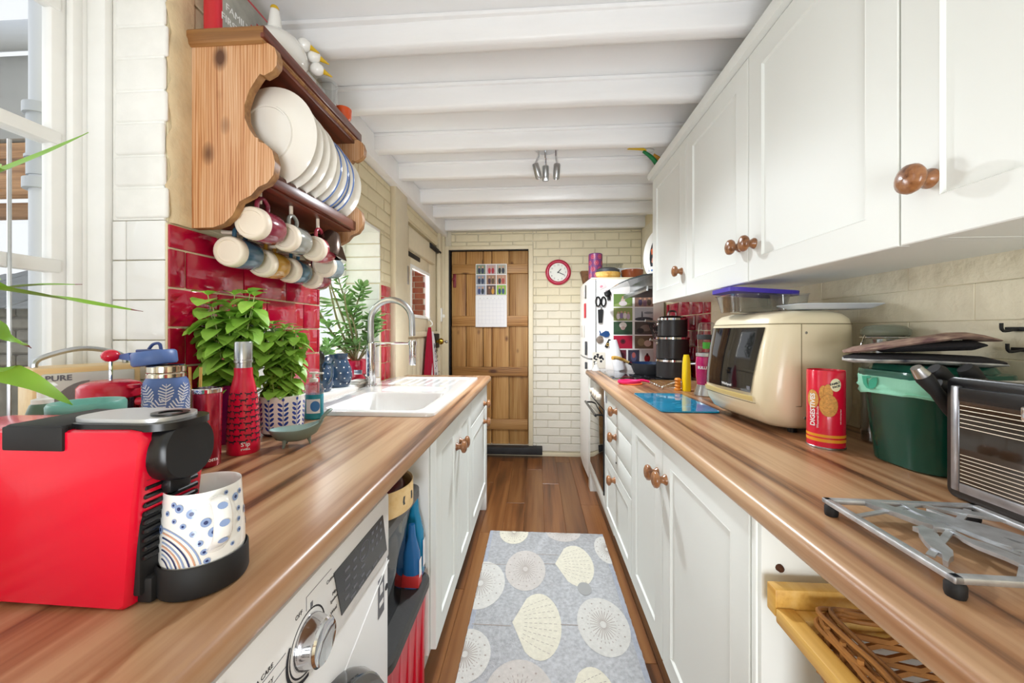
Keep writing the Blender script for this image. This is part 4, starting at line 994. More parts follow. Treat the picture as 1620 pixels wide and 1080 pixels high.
for i in range(7): obj('drainer_ridge', G().box((-.12 + i * .045, .18, .009), (-.11 + i * .045, .46, .013), .002), cer, t)
obj('plug', G().lathe([(0, -.168), (.035, -.168), (.038, -.165), (.02, -.163), (0, -.164)], 24, (.02, -.3, 0)), M['steel'], t)
t = thing('kitchen_tap', 'tall chrome swan-neck tap standing behind the white sink', 'tap', (-.886, 1.985, .905))
obj('body', G().lathe([(.0, .0), (.032, .0), (.032, .012), (.026, .014), (.026, .232), (.02, .236), (0, .236)], 28), M['chrome'], t)
arc = [(0, 0, .23), (0, 0, .33)] + [(.113 - .113 * cos(a), 0, .35 + .113 * sin(a)) for a in [pi * i / 16 for i in range(17)]] + [(.228, 0, .27)]
obj('spout', G().tube(arc, .0165, 16), M['steel'], t, 60)
obj('nozzle', G().lathe([(0, .115), (.017, .115), (.0185, .12), (.0185, .24), (.017, .248), (0, .248)], 24, (.229, 0, 0)), M['chrome'], t)
obj('holder', G().tube([(0, 0, .232), (.229, 0, .232)], .007, 10).lathe([(.019, .222), (.0225, .222), (.0225, .242), (.019, .242)], 20, (.229, 0, 0)), M['chrome'], t)
obj('lever', G().tube([(0, -.02, .05), (0, -.05, .055), (.01, -.10, .075)], .006, 8), M['chrome'], t)

# on the second sill
navyj = mat('navy_spotted_stoneware', '#274463', .25, coat=.5)
def jug(loc, s, lab, rz=0.):
    t = thing('spotted_jug', lab, 'jug', loc, rz)
    prf = [(0, .0), (.048, .0), (.055, .006), (.066, .05), (.063, .09), (.046, .13), (.041, .145), (.047, .165), (.045, .166), (.039, .145), (.043, .13), (.058, .09), (.06, .05), (0, .01)]
    prf = [(a * s, b * s) for a, b in prf]
    obj('body', G().lathe(prf, 36), navyj, t, 60)
    obj('spout', G().loft([[(.036 * s, -.014 * s, .14 * s), (.041 * s, 0, .136 * s), (.036 * s, .014 * s, .14 * s)], [(.040 * s, -.022 * s, .167 * s), (.066 * s, 0, .171 * s), (.040 * s, .022 * s, .167 * s)]], False, False, closed=False), navyj, t, recalc=False)
    obj('handle', G().tube(spline([(-.043 * s, 0, .15 * s), (-.085 * s, 0, .145 * s), (-.09 * s, 0, .09 * s), (-.062 * s, 0, .05 * s)], 6), .007 * s, 8), navyj, t)
    g = G(); f_ = rprof(prf[1:8])
    for r in range(5):
        for i in range(11): flat(g, disc((i + .5 * (r % 2)) / 11 * 2 * pi * .055 * s, (.02 + r * .027) * s, .0034 * s, n=8))
    obj('white_spots', wrap(g, f_, 0, R0=.055 * s), M['whiteprint'], t, kind='stuff', recalc=False)
    return t
jug((-.985, 1.835, .925), .98, 'large navy jug with white spots on the sill beside the tap', radians(-20))
j1 = jug((-.985, 1.675, .925), .84, 'smaller navy spotted jug holding utensils, half hidden by the tiled pier', radians(160))
t = thing('washing_brush', 'white dish brush with a bright blue cap in the smaller jug', 'brush', (-.985, 1.67, 1.04), rot=(radians(6), radians(-10), 0))
obj('head', G().lathe([(0, 0), (.008, 0), (.012, .08), (.034, .1), (.034, .12), (.02, .135), (0, .135)], 20), M['offwhite'], t); obj('cap', G().ball((.005, 0, .145), .022, .022, .016), mat('bright_blue_plastic', '#2563d8', .3), t)
obj('red_stripes', G().box((-.006, -.0345, .102), (.03, -.033, .107)).box((-.006, -.0345, .112), (.03, -.033, .116)), mat('red_print', '#c4202f', .4), t)
t = thing('black_ladle', 'black rounded utensil standing in the smaller spotted jug', 'utensil', (-.955, 1.64, .95), rot=(radians(8), 0, 0))
obj('ladle', G().tube([(0, 0, 0), (0, 0, .11)], .006, 8).ball((0, 0, .135), .022, .014, .033), M['black'], t)
t = thing('jade_plant', 'bushy jade plant in a red pot on the sill behind the tap', 'plant', (-1.0, 2.05, .925))
obj('saucer', G().lathe([(0, 0), (.075, 0), (.09, .012), (.088, .014), (0, .006)], 32), mat('pale_green_glass_saucer', '#c3d6cc', .2), t)
obj('pot', G().lathe([(0, .007), (.052, .007), (.055, .01), (.072, .115), (.07, .118), (.064, .108), (0, .1)], 36), mat('glossy_crimson_pot', '#c01235', .12, coat=.6), t)
obj('pot_shelf_bracket', G().box((.03, -.085, .045), (.075, -.078, .07), .003), M['steel'], t)
obj('soil', G().lathe([(0, .106), (.066, .104)], 20), M['soil'], t)
jade = mat('jade_leaf_green', '#6f9a55', .35, noise=(30, .25), rand=.16); bark = mat('jade_branch', '#7c7a55', .7)
jm = []
for i in range(3):
    g = G(); L_, W_ = .052 + .008 * i, .013 + .002 * i; rows = []
    for t_, wd in ((0, .15), (.2, .62), (.5, 1), (.8, .8), (.97, .25), (1.0, .03)): rows.append([(L_ * t_, W_ * wd * cos(a), .005 * wd * sin(a) + .14 * L_ * t_ * t_) for a in [2 * pi * k / 8 for k in range(8)]])
    jm.append(mesh('leaf', g.loft(rows), jade, 80))
rn = random.Random(4); cnt = 0
br = [[(0, 0, .1), (.02, -.03, .26), (-.03, -.06, .44), (-.06, -.10, .60)], [(0, 0, .1), (-.05, -.08, .22), (-.07, -.2, .33), (-.06, -.30, .46)], [(0, 0, .1), (-.01, -.02, .28), (.02, -.03, .42), (.05, -.02, .52)], [(0, 0, .1), (-.04, -.12, .2), (-.03, -.22, .2), (-.01, -.32, .16)], [(.01, 0, .1), (.06, .0, .2), (.09, .01, .28), (.1, .0, .36)], [(0, 0, .1), (.03, -.06, .2), (.06, -.12, .26), (.06, -.16, .34)], [(0, 0, .1), (-.02, -.14, .3), (-.03, -.2, .46), (-.04, -.22, .56)], [(0, 0, .1), (.05, .02, .16), (.1, .03, .19), (.13, .02, .2)], [(0, 0, .1), (.03, -.06, .14), (.07, -.11, .18), (.09, -.14, .22)], [(0, 0, .12), (-.03, -.05, .3), (-.06, -.14, .5), (-.07, -.17, .63)], [(0, 0, .12), (.02, -.09, .27), (.03, -.17, .4), (.04, -.2, .47)]]
for b_ in br:
    P = spline(b_, 6); n = len(P)
    obj('branch', G().tube(P, lambda s: .007 * (1 - .6 * s), 6), bark, t)
    for i in range(4, n):
        for sd in range(4 if i > 5 else 2):
            if cnt >= 292: break
            a = i * 1.9 + sd * pi / 2 + rn.uniform(-.5, .5)
            p = P[i] + Vector((cos(a), sin(a), 0)) * .006
            if p.x < -.1: a = rn.uniform(-1.2, 1.2)
            obj('leaf', jm[cnt % 3], None, t, loc=p, rot=(rn.uniform(-.4, .4), rn.uniform(-.75, .35), a)); cnt += 1
t = thing('folded_cloth', 'folded pale cloth on the sill beside the red plant pot', 'cloth', (-.935, 1.95, .925))
obj('cloth', G().box((-.03, -.05, 0), (.03, .05, .012), .005).box((-.028, -.045, .012), (.025, .04, .02), .004), mat('pale_cloth', '#e6e2da', .9, bump=(300, .001)), t)

# towels by the stable door
t = thing('red_towel', 'deep red hand towel hanging from a hook on the stable door', 'towel', (-.915, 3.18, 1.235))
rt = mat('crimson_terry', '#a81234', .95, bump=(500, .002)); pt = mat('patterned_linen', '#e9e2e2', .9, noise=(60, .1))
def towel(y0, y1, z1, amp, mtl, dx):
    LL = []
    for k in range(9):
        f_ = k / 8; yl, yr = -.01 + (y0 + .01) * f_ ** .7, .01 + (y1 - .01) * f_ ** .7
        fr = [(.004 + dx + (.018 + .014 * f_) * (.6 + .4 * sin(i / 14 * pi * 5 + 1)) * amp, yl + (yr - yl) * i / 14, z1 * f_) for i in range(15)]
        bk = [(.001, y, z) for _, y, z in reversed(fr)]
        LL.append(fr + bk)
    return G().loft(LL)
obj('cloth', towel(-.14, .09, -.42, 1, rt, 0), rt, t, 60)
obj('hook', G().lathe([(0, 0), (.022, 0), (.02, .008), (.01, .014), (0, .016)], 20, (0, .005, .075), 'x').tube(spline([(.012, .005, .06), (.03, .005, .04), (.03, .005, .02), (.015, .005, .012)], 5), .005, 8), M['ceramic'], t)
t = thing('patterned_towel', 'white patterned tea towel hanging behind the red towel', 'towel', (-.913, 3.25, 1.2))
obj('cloth', towel(-.05, .19, -.42, .8, pt, 0), pt, t, 60)
g = G(); rn = random.Random(8)
for i in range(40):
    f_ = rn.uniform(.25, 1); y = rn.uniform(0, .16) * f_; a = rn.uniform(0, pi)
    g.box((.036, y, -.42 * f_), (.0375, y + .004 + .012 * abs(cos(a)), -.42 * f_ + .004 + .012 * abs(sin(a))))
obj('leaf_print', g, M['ink'], t, kind='stuff')
# ---------------------------------------------------------------- right worktop: near objects
rib = lambda n, c, **k: mat(n, c, .3, **k)
t = thing('microwave', 'large rounded cream microwave oven with a dark curved window', 'microwave', (.70, 1.13, .9), radians(5))
mc = mat('yellowed_cream_plastic', '#ece0c0', .3, coat=.25, noise=(3, .05))
SEC = [(.012, .04, .215, .04, .34), (.018, .015, .225, .018, .362), (.03, -.004, .232, .006, .374), (.06, -.022, .236, 0, .38), (.10, -.029, .238, 0, .38), (.16, -.026, .238, 0, .38), (.24, -.016, .238, 0, .38), (.315, -.003, .237, 0, .38), (.338, .006, .233, .004, .376), (.352, .022, .222, .014, .366), (.361, .05, .2, .035, .345), (.364, .09, .17, .07, .31)]
def x0(z):
    for a, b in zip(SEC, SEC[1:]):
        if a[0] <= z <= b[0]: return a[1] + (b[1] - a[1]) * (z - a[0]) / (b[0] - a[0])
    return SEC[-1][1]
def mring(z, xa, xb, ya, yb, grow=0.):
    r = min(.055, (xb - xa) * .45); pts = []
    for i in range(9):   # front face bulges slightly
        a = i / 8
    base = rrect(xb - xa + 2 * grow, yb - ya + 2 * grow, r, 8, (xa + xb) / 2, (ya + yb) / 2)
    return [(x - (.012 * (1 - ((y - .19) / .19) ** 2) if x < .06 else 0), y, z) for x, y in base]
obj('body', G().loft([mring(*s_) for s_ in SEC]), mc, t, 40)
g = G()
for z, w_ in ((.322, .0014),):
    i = [s_ for s_ in SEC if s_[0] <= z][-1]
    g.tube(mring(z, x0(z), .2372, 0, .38, .0006)[:], w_, 6, closed=True)
g.tube([(.058, -.0005, .085), (.058, -.0005, .322)], .0012, 6)
g.tube([(.058, -.0005, .085), (.02, .003, .085), (-.02, .03, .083), (-.036, .08, .082), (-.039, .19, .082), (-.03, .36, .084)], .0012, 6)
obj('seam', g, mat('seam_shadow_gap', '#8f8467', .8), t)
def front_patch(y0, y1, z0, z1, off, n=12, m_=8, slant=0.):
    rows = []
    for i in range(n + 1):
        row = []
        for j in range(m_ + 1):
            z = z0 + (z1 - z0) * j / m_
            y = y0 + slant * (1 - j / m_) + (y1 - y0 - slant * (1 - j / m_)) * i / n
            # distance of the shell front at (y, z): straight part plus rounded corners
            xa = x0(z); yc = min(max(y, .055), .325); dy = abs(y - yc)
            x = xa + .055 - (max(.055 ** 2 - dy ** 2, 0)) ** .5 - .012 * (1 - ((y - .19) / .19) ** 2)
            row.append((x - off, y, z))
        rows.append(row)
    return G().loft(rows, False, False, closed=False)
obj('window', front_patch(.052, .352, .112, .312, .0016, slant=.028), mat('dark_microwave_glass', '#141518', .06, coat=.6), t, 60, recalc=False)
obj('handle_lip', front_patch(.065, .34, .088, .104, .006), mat('ochre_handle_lip', '#cdb877', .45), t, 60, recalc=False)
obj('lettering', text_plane(text_geo('Whirlpool', .013, .0003), (-.0435, .195, .124), (.0, -1, 0), (-.05, 0, 1)), M['whiteprint'], t)
obj('badge', G().box((-.0385, .082, .12), (-.037, .098, .131)), M['inkgrey'], t)
for y, z in ((.058 + .01, .30), (.058 + .01, .05), ): pass
for x, z in ((.072, .296), (.068, .052), (.205, .25)): obj('screw', G().lathe([(0, .0006), (.004, .0006), (.003, .0016), (0, .0014)], 10, (x, 0, z), '-y'), M['steel'], t)
g = G()
for i, y in enumerate((.09, .11, .135, .20, .225, .25, .27, .29)): g.box((.03, y, .3545), (.05, y + .007, .357), .001)
obj('control_marks', g.box((.028, .155, .3535), (.052, .185, .357), .001), M['softblack'], t)
for x, y in ((.07, .05), (.07, .33), (.2, .05), (.2, .33)): obj('foot', G().lathe([(0, 0), (.012, 0), (.012, .02), (0, .02)], 12, (x, y, 0)), M['black'], t)

t = thing('plastic_food_box', 'clear plastic food box with a purple-blue lid on the microwave', 'box', (.745, 1.36, 1.2645))
obj('box', G().loft([[(x, y, z) for x, y in rrect(a, b, .02, 4)] for z, a, b in ((0, .17, .11), (.055, .19, .13), (.06, .20, .14))], True, False).loft([[(x, y, z) for x, y in rrect(a, b, .02, 4)] for z, a, b in ((.003, .165, .105), (.06, .185, .125))], True, False), M['clearplastic'], t)
lidp = mat('purple_blue_lid', '#4434a8', .4)
g = G().loft([[(x, y, z) for x, y in rrect(.225, .155, .025, 4)] for z in (-.008, 0, .006)]).xf(Matrix.Translation((.005, 0, .069)) @ Matrix.Rotation(radians(4), 4, 'Y'))
obj('lid', g, lidp, t)
t = thing('plastic_pot', 'small clear plastic pot beside the purple-lidded box on the microwave', 'pot', (.80, 1.255, 1.2645))
obj('pot', G().loft([[(x, y, z) for x, y in rrect(a, a * .7, .012, 4)] for z, a in ((0, .08), (.05, .09), (.053, .097))], True, False), M['clearplastic'], t)
t = thing('white_tray', 'thin pale tray lying across the back of the microwave', 'tray', (.87, 1.19, 1.2655))
obj('tray', G().loft([[(x, y, z) for x, y in rrect(a, b, .02, 4)] for z, a, b in ((0, .19, .09), (.003, .2, .1), (.013, .235, .13), (.015, .232, .127), (.005, .195, .095))]), mat('pale_blue_white_plastic', '#d9e2ec', .3), t)

t = thing('biscuit_tin', 'red cylindrical digestive biscuit tin leaning near the microwave', 'tin', (.757, 1.043, .9))
tinr = mat('bright_red_tin', '#dd1236', .25, coat=.4)
tp = lambda z: .0405
obj('body', G().lathe([(0, .001), (.0405, .001), (.0405, .196), (.0395, .2), (.0385, .196), (0, .195)], 48), tinr, t, 40)
obj('bottom_rim', G().lathe([(.0405, 0), (.0415, .001), (.0415, .004), (.0405, .005)], 48), M['steel'], t)
oran = mat('orange_print', '#f0a02c', .4)
for z0, z1 in ((.018, .026), (.03, .037)): obj('orange_band', G().lathe([(.0408, z0), (.0408, z1)], 48), oran, t)
A0 = -2.35
bis = mat('biscuit_print', '#d99b4d', .6, noise=(160, .25)); dk = mat('biscuit_shadow_print', '#a8682c', .6)
for k, (u, v, a, b) in enumerate(((.002, .142, .009, .02), (.011, .146, .009, .02), (-.022, .125, .014, .024), (.012, .112, .0185, .028))):
    obj('biscuit_print', wrap(patch(G(), u, v, a + .0008, b + .0008), tp, A0, off=.0005 + k * .0002), dk, t, recalc=False)
    obj('biscuit_print', wrap(patch(G(), u, v, a, b), tp, A0, off=.0006 + .0002 * k), bis, t, recalc=False)
g = G()
for i in range(5):
    for j in range(4): flat(g, disc(.016 + (i - 2) * .007, .112 + (j - 1.5) * .011, .0009, n=6))
obj('docker_holes', wrap(g, tp, A0, off=.0015), dk, t, kind='stuff', recalc=False)
gt = text_geo('DIGESTIVES', .0165, .0002, 'CENTER', .0004); gt.v = [(-y - .021, x + .098, z) for x, y, z in gt.v]
obj('lettering', wrap(gt, tp, A0, off=.0017), M['whiteprint'], t, recalc=False)
gt = text_geo('Wheatmeal Biscuits', .007, .0002); gt.v = [(-y - .010, x + .08, z) for x, y, z in gt.v]
obj('lettering', wrap(gt, tp, A0, off=.0008), M['whiteprint'], t, recalc=False)
obj('badge', wrap(patch(G(), .026, .165, .0115, .0165), tp, A0, off=.0016), mat('cream_badge', '#f2e6c2', .5), t, recalc=False)
for i, s_ in enumerate(('FAMILY', 'PACK')):
    gt = text_geo(s_, .0068, .0002, 'CENTER', .0003); c_, s2 = cos(.35), sin(.35)
    gt.v = [(x * c_ - (y + .004 - i * .008) * s2 + .026, x * s2 + (y + .004 - i * .008) * c_ + .165, z) for x, y, z in gt.v]
    obj('lettering', wrap(gt, tp, A0, off=.0019), M['ink'], t, recalc=False)
gt = text_geo('with wholewheat flour', .0042, .0002); gt.v = [(-y + .038, x + .085, z) for x, y, z in gt.v]
obj('lettering', wrap(gt, tp, A0, off=.0008), M['whiteprint'], t, recalc=False)

t = thing('clip_top_jar', 'round glass clip-top jar in the corner behind the green bin', 'jar', (.936, 1.08, .9))
obj('jar', G().lathe([(0, 0), (.044, 0), (.049, .006), (.05, .24), (.044, .265), (.044, .28), (.041, .28), (.041, .262), (.047, .24), (.046, .008), (0, .006)], 36), M['clearplastic'], t)
obj('lid', G().lathe([(0, .288), (.044, .286), (.05, .292), (.05, .304), (.04, .314), (.02, .318), (0, .318)], 36), mat('green_tinted_lid_glass', '#a9b3a4', .08, trans=.6), t, 60)
obj('wire_clip', G().tube([(.051 * cos(a), .051 * sin(a), .284) for a in [2 * pi * i / 28 for i in range(28)]], .0018, 6, closed=True).tube(spline([(-.058, -.008, .29), (-.066, -.004, .26), (-.06, .004, .24)], 5), .0016, 6), M['chrome'], t)

t = thing('compost_caddy', 'dark green kitchen compost caddy lined with a mint bag', 'bin', (.876, .903, .9), radians(2))
gc = mat('dark_green_plastic', '#0e4a3c', .25, coat=.25, noise=(4, .12)); mint = mat('mint_bioplastic_bag', '#8fd3b8', .5, bump=(60, .002))
def rr3(a, b, r, z, n=7): return [(x, y, z) for x, y in rrect(a, b, r, n)]
obj('tub', G().loft([rr3(.145, .15, .05, .0), rr3(.155, .16, .053, .004), rr3(.185, .188, .058, .165), rr3(.195, .198, .06, .172), rr3(.195, .198, .06, .18)]), gc, t, 40)
g = G(); LB = []
for z, e in ((.158, .006), (.163, .012), (.168, .008), (.174, .014), (.18, .011), (.196, .0125), (.2, .008)):
    LB.append([(x + random.uniform(-.0012, .0012), y + random.uniform(-.0012, .0012), z - (.004 if z < .165 else 0) * sin(i * .5)) for i, (x, y) in enumerate(rrect(.19 + e, .193 + e, .06, 9))])
obj('bag', g.loft(LB, False, False), mint, t, 70)
lm = G()
flat(lm, [(-.02, .014), (-.016, -.004), (-.008, -.013), (.002, -.015), (-.006, -.004), (-.008, .008), (-.004, .015)]); flat(lm, [(-.001, -.012), (.008, -.013), (.016, -.006), (.019, .006), (.019, .015), (.008, .013), (.000, .006), (-.003, -.003)]); flat(lm, [(-.003, .009), (.004, .0145), (.0, .016), (-.006, .0155)])
obj('leaf_mark', text_plane(lm, (-.1038, .03, .181), (0, -1, 0), (0, 0, 1)), mat('green_bag_print', '#2f9b7c', .5), t, recalc=False)
obj('lid', G().loft([rr3(.2, .204, .062, .196), rr3(.203, .207, .062, .203), rr3(.2, .204, .062, .212), rr3(.17, .17, .05, .214), rr3(.16, .16, .05, .226), rr3(.15, .15, .048, .228)]), mat('translucent_green_lid', '#1d6152', .2, coat=.4), t, 40)

floral = mat('floral_purple_cotton', '#6b4a4c', .9, noise=(45, .55, '#b79c88'), bump=(200, .002)); padk = mat('black_quilted_cotton', '#232226', .9, bump=(150, .002))
def pad(name, loc, rz, L_, W_, th, mtl, lab, curl, tilt=0., edge=None):
    t = thing(name, lab, 'oven glove', loc, rz, 'oven gloves on the green caddy')
    loops = []
    for i in range(13):
        u = i / 12; w_ = W_ * (.35 + .65 * min(1, 2.6 * u ** .6) if u < .3 else 1) * (1 if u < .85 else .9 - .9 * (u - .85)); z = curl(u)
        loops.append([((u - .5) * L_, w_ / 2 * cos(a), z + th / 2 * sin(a) * (1 if u not in (0, 1) else .4)) for a in [2 * pi * k / 14 for k in range(14)]])
    obj('glove', G().loft(loops), mtl, t, 70)
    if edge:
        obj('binding', G().loft([[(x * 1.015, y * 1.03, z - .004) for x, y, z in l] for l in loops]), edge, t, 70)
    return t
pad('oven_glove', (.835, .895, 1.138), radians(-36), .235, .15, .018, padk, 'flat black oven glove with white printed underside on the green caddy', lambda u: .004 * sin(u * 3), edge=mat('white_leaf_print_cotton', '#e9e9e6', .9, noise=(28, .5, '#3d4250')))
pad('oven_glove', (.85, .89, 1.158), radians(-32), .16, .12, .022, padk, 'folded black lining of an oven glove between the two others', lambda u: .004 + .010 * u)
pad('oven_glove', (.84, .905, 1.166), radians(-30), .23, .14, .016, floral, 'purple and brown floral oven glove lying topmost on the green caddy', lambda u: -.014 + .05 * u - .02 * max(0, u - .8) * 5)

# knife block and knives behind the mini oven
t = thing('knife_block', 'slim dark knife block hidden between the green caddy and mini oven', 'knife block', (.885, .773, .9))
obj('block', G().box((-.07, -.018, 0), (.08, .014, .19), .004), M['softblack'], t)
def knife(a, b, r, lab, steel=False):
    a, b = Vector(a), Vector(b); t = thing('knife', lab, 'knife', a, 0, 'knives in the block behind the mini oven')
    d = b - a; n = d.normalized()
    obj('handle', G().tube([d * s for s in (0, .12, .4, .75, 1)], [r * .9, r * 1.15, r * .85, r, r * .8], 12), M['softblack'], t, 60)
    obj('blade', G().box((-.001, -.012, 0), (.001, .012, .06)).xf(Matrix.Translation(d) @ n.to_track_quat('Z', 'Y').to_matrix().to_4x4()), M['steel'], t)
    if steel: obj('end_cap', G().tube([-n * .012, n * .006, n * .012], [r * .7, r * 1.02, r * 1.02], 12), M['steel'], t, 60)
    else:
        obj('rivet', G().lathe([(0, 0), (.003, 0), (.003, .001), (0, .001)], 10, (n * .03 + Vector((0, -r * .98, 0))), '-y'), M['steel'], t)
knife((.728, .768, 1.122), (.80, .768, 1.03), .0125, 'steel-capped black knife handle sticking out lowest beside the mini oven', True)
knife((.768, .785, 1.128), (.83, .778, 1.075), .013, 'black riveted knife handle above the steel-capped one')
knife((.825, .785, 1.130), (.88, .778, 1.07), .0135, 'black riveted knife handle furthest right above the mini oven')
knife((.765, .776, 1.10), (.84, .772, 1.06), .012, 'short black knife handle just left of the mini oven corner')

t = thing('mini_oven', 'black and silver mini oven with wire-lined brown glass door on the right', 'oven', (.75, .36, .9))
brg = mat('smoky_brown_glass', '#2c2017', .07, coat=.6, noise=(9, .3)); satin = mat('scuffed_satin_metal', '#a9abb0', .3, .9, noise=(25, .25))
g = G().box((.012, 0, .012), (.235, .384, .212), .012)
obj('body', g, mat('light_metal_casing', '#cfcac2', .35, .5), t)
obj('outer_frame', G().loft([[(x, y, z) for y, z in rrect(.386, .215, .014, 5, .191, .1105)] for x in (.02, .002, 0)][:2] + [[(.0, y, z) for y, z in rrect(.38, .209, .012, 5, .191, .1105)]]), M['black'], t)
obj('door_frame', G().box((-.008, .356, .018), (.002, .37, .204), .003).box((-.008, .012, .018), (.002, .03, .204), .003).box((-.008, .03, .018), (.002, .356, .034), .002), satin, t)
obj('top_band', G().box((-.009, .012, .178), (.002, .356, .202), .003), M['black'], t)
obj('glass', G().box((-.006, .03, .034), (.0, .356, .178)), brg, t)
g = G()
for z in [.170 - .0075 * i for i in range(6)] + [.084 - .0066 * i for i in range(8)]: g.tube([(-.007, .032, z), (-.007, .354, z)], .0007, 5)
obj('wire_lines', g, mat('pale_wire', '#c9bca6', .4, .3), t, kind='stuff')
obj('handle', G().box((-.04, .10, .166), (-.03, .24, .176), .004).box((-.04, .23, .168), (-.006, .244, .19), .003).box((-.04, .1, .168), (-.006, .114, .19), .003), M['chrome'], t)
for y in (.03, .36): obj('foot', G().lathe([(0, 0), (.012, 0), (.012, .014), (0, .014)], 12, (.03, y, 0)).lathe([(0, 0), (.012, 0), (.012, .014), (0, .014)], 12, (.2, y, 0)), M['black'], t)

# silver trivet with leaf fret
t = thing('silver_trivet', 'square silver fretwork trivet on black rubber feet at the front right', 'trivet', (.465, .452, .9), radians(-2))
pol = mat('cast_aluminium', '#c9ccd0', .42, .8, noise=(40, .25), bump=(60, .0006))
Wt, Dt, z0, z1 = .225, .208, .018, .026
g = G()
for a, b in (((0, 0), (Wt, .011)), ((0, Dt - .011), (Wt, Dt)), ((0, 0), (.011, Dt)), ((Wt - .011, 0), (Wt, Dt))): g.box((*a, z0), (*b, z1), .0018)
obj('frame', g, pol, t, 40)
nb_ = [0]
def blob(pts, name='fret'):
    nb_[0] += 1; e = .0003 * nb_[0]
    obj(name, G().loft([[(min(max(x, .002), Wt - .002), min(max(y, .002), Dt - .002), z) for x, y in pts] for z in (z0 + e, z1 - .001 - e, z1 - e)]), pol, t, 40)
def cat(cx, cy, an, s):
    s *= .95; sh = [(-.05, -.008), (-.03, -.014), (0, -.012), (.03, -.016), (.042, -.013), (.046, -.02), (.05, -.012), (.06, -.004), (.05, .004), (.046, .012), (.04, .006), (.02, .011), (-.01, .013), (-.035, .012), (-.05, .005), (-.075, .012), (-.08, .008), (-.06, -.001)]
    c_, s_ = cos(an), sin(an); blob([(cx + s * (x * c_ - y * s_), cy + s * (x * s_ + y * c_)) for x, y in sh])
cat(.085, .165, radians(-62), .95); cat(.055, .085, radians(65), .8); cat(.135, .125, radians(-68), 1.15); cat(.175, .10, radians(-58), 1.2); cat(.115, .055, radians(-75), .85); cat(.19, .175, radians(-20), .7); pass
g = G()
for kb, ((xa, ya), (xb, yb), w_) in enumerate((((.011, .15), (.14, .2), .004), ((.02, .05), (.2, .19), .004), ((.08, .011), (.21, .12), .005), ((.15, .01), (.1, .19), .004))):
    d = Vector((xb - xa, yb - ya)); nrm = Vector((-d.y, d.x)).normalized() * w_
    g.loft([[(xa + nrm.x, ya + nrm.y, z), (xa - nrm.x, ya - nrm.y, z), (xb - nrm.x, yb - nrm.y, z), (xb + nrm.x, yb + nrm.y, z)] for z in (z0 + .0028 + .0003 * kb, z1 - .0026 - .0003 * kb)])
obj('fret_bar', g, pol, t, 40)
for x, y in ((.009, .009), (Wt - .009, .009), (.009, Dt - .009), (Wt - .009, Dt - .009)):
    obj('rubber_foot', G().lathe([(0, 0), (.0085, 0), (.0095, .004), (.0095, .014), (.007, z0), (0, z0)], 16, (x, y, 0)), M['softblack'], t)

# pull-out wicker basket
t = thing('wicker_basket', 'pull-out wicker basket in a yellow pine frame under the right worktop', 'basket', (.405, .13, .3))
obj('frame_rail', G().box((.0, .54, .415), (.55, .565, .462), .003), M['basketwood'], t)
obj('frame_rail', G().box((.0, .0, .408), (.03, .54, .432), .003), M['basketwood'], t)
obj('frame_rail', G().box((.03, .515, .405), (.52, .54, .43), .003), M['basketwood'], t)
obj('frame_rail', G().box((.52, .0, .408), (.55, .54, .432), .003), M['basketwood'], t)
obj('runner', G().box((.012, .541, .40), (.03, .56, .416), .002), M['bisque'], t)
cane = mat('honey_wicker_cane', '#a9743c', .55, noise=(30, .3), rand=.2)
rn = random.Random(3)
for k in range(7):
    oy = rn.uniform(-.006, .006)
    pts = [(.035 + .005 * k + rn.uniform(-.004, .004), .03 + .47 * i / 9 + oy, .436 + .008 * (k % 3) + rn.uniform(-.004, .004)) for i in range(10)]
    pts += [(.06 + .004 * k, .512 + oy * .5, .44 + .006 * (k % 3)), (.12, .512 - .003 * k, .445 + .004 * (k % 3)), (.3, .51 - .004 * k, .44 + .005 * (k % 2)), (.48, .505 - .004 * k, .44)]
    obj('rim_cane', G().tube(spline(pts, 4), .0038, 7), cane, t)
for k in range(16):
    y = .03 + k * .03
    obj('stake', G().tube([(.05, y, .06), (.045, y + .004, .25), (.04, y, .45)], .0042, 6), cane, t)
g = G()
for r in range(26):
    z = .08 + r * .0135; ph = (r % 2) * pi
    g.tube([(.047 + .006 * cos(ph + i * pi), .02 + i * .03, z + rn.uniform(-.002, .002)) for i in range(17)], .0052, 5)
    g.tube([(.05 + i * .045, .50 + .006 * cos(ph + i * pi), z) for i in range(11)], .0052, 5)
    g.tube([(.5 + .006 * cos(ph + i * pi), .02 + i * .03, z) for i in range(17)], .0052, 5)
obj('weave', g, cane, t, kind='stuff')
obj('base', G().box((.045, .02, .06), (.5, .5, .07), .002), cane, t)
# wall hooks at the right edge
for i, (y, z, lb) in enumerate(((.855, 1.205, 'small rusty iron hook, upper one on the right wall'), (.845, 1.163, 'small rusty iron hook, lower one on the right wall'))):
    t = thing('iron_hook', lb, 'hook', (.99, y, z), 0, 'iron hooks on the right wall')
    obj('plate', G().box((-.003, -.022, -.005), (.004, .01, .004), .001), M['softblack'], t)
    obj('hook', G().tube(spline([(0, -.012, 0), (-.03, -.012, -.004), (-.034, -.012, .012)], 5), .003, 6), M['softblack'], t)
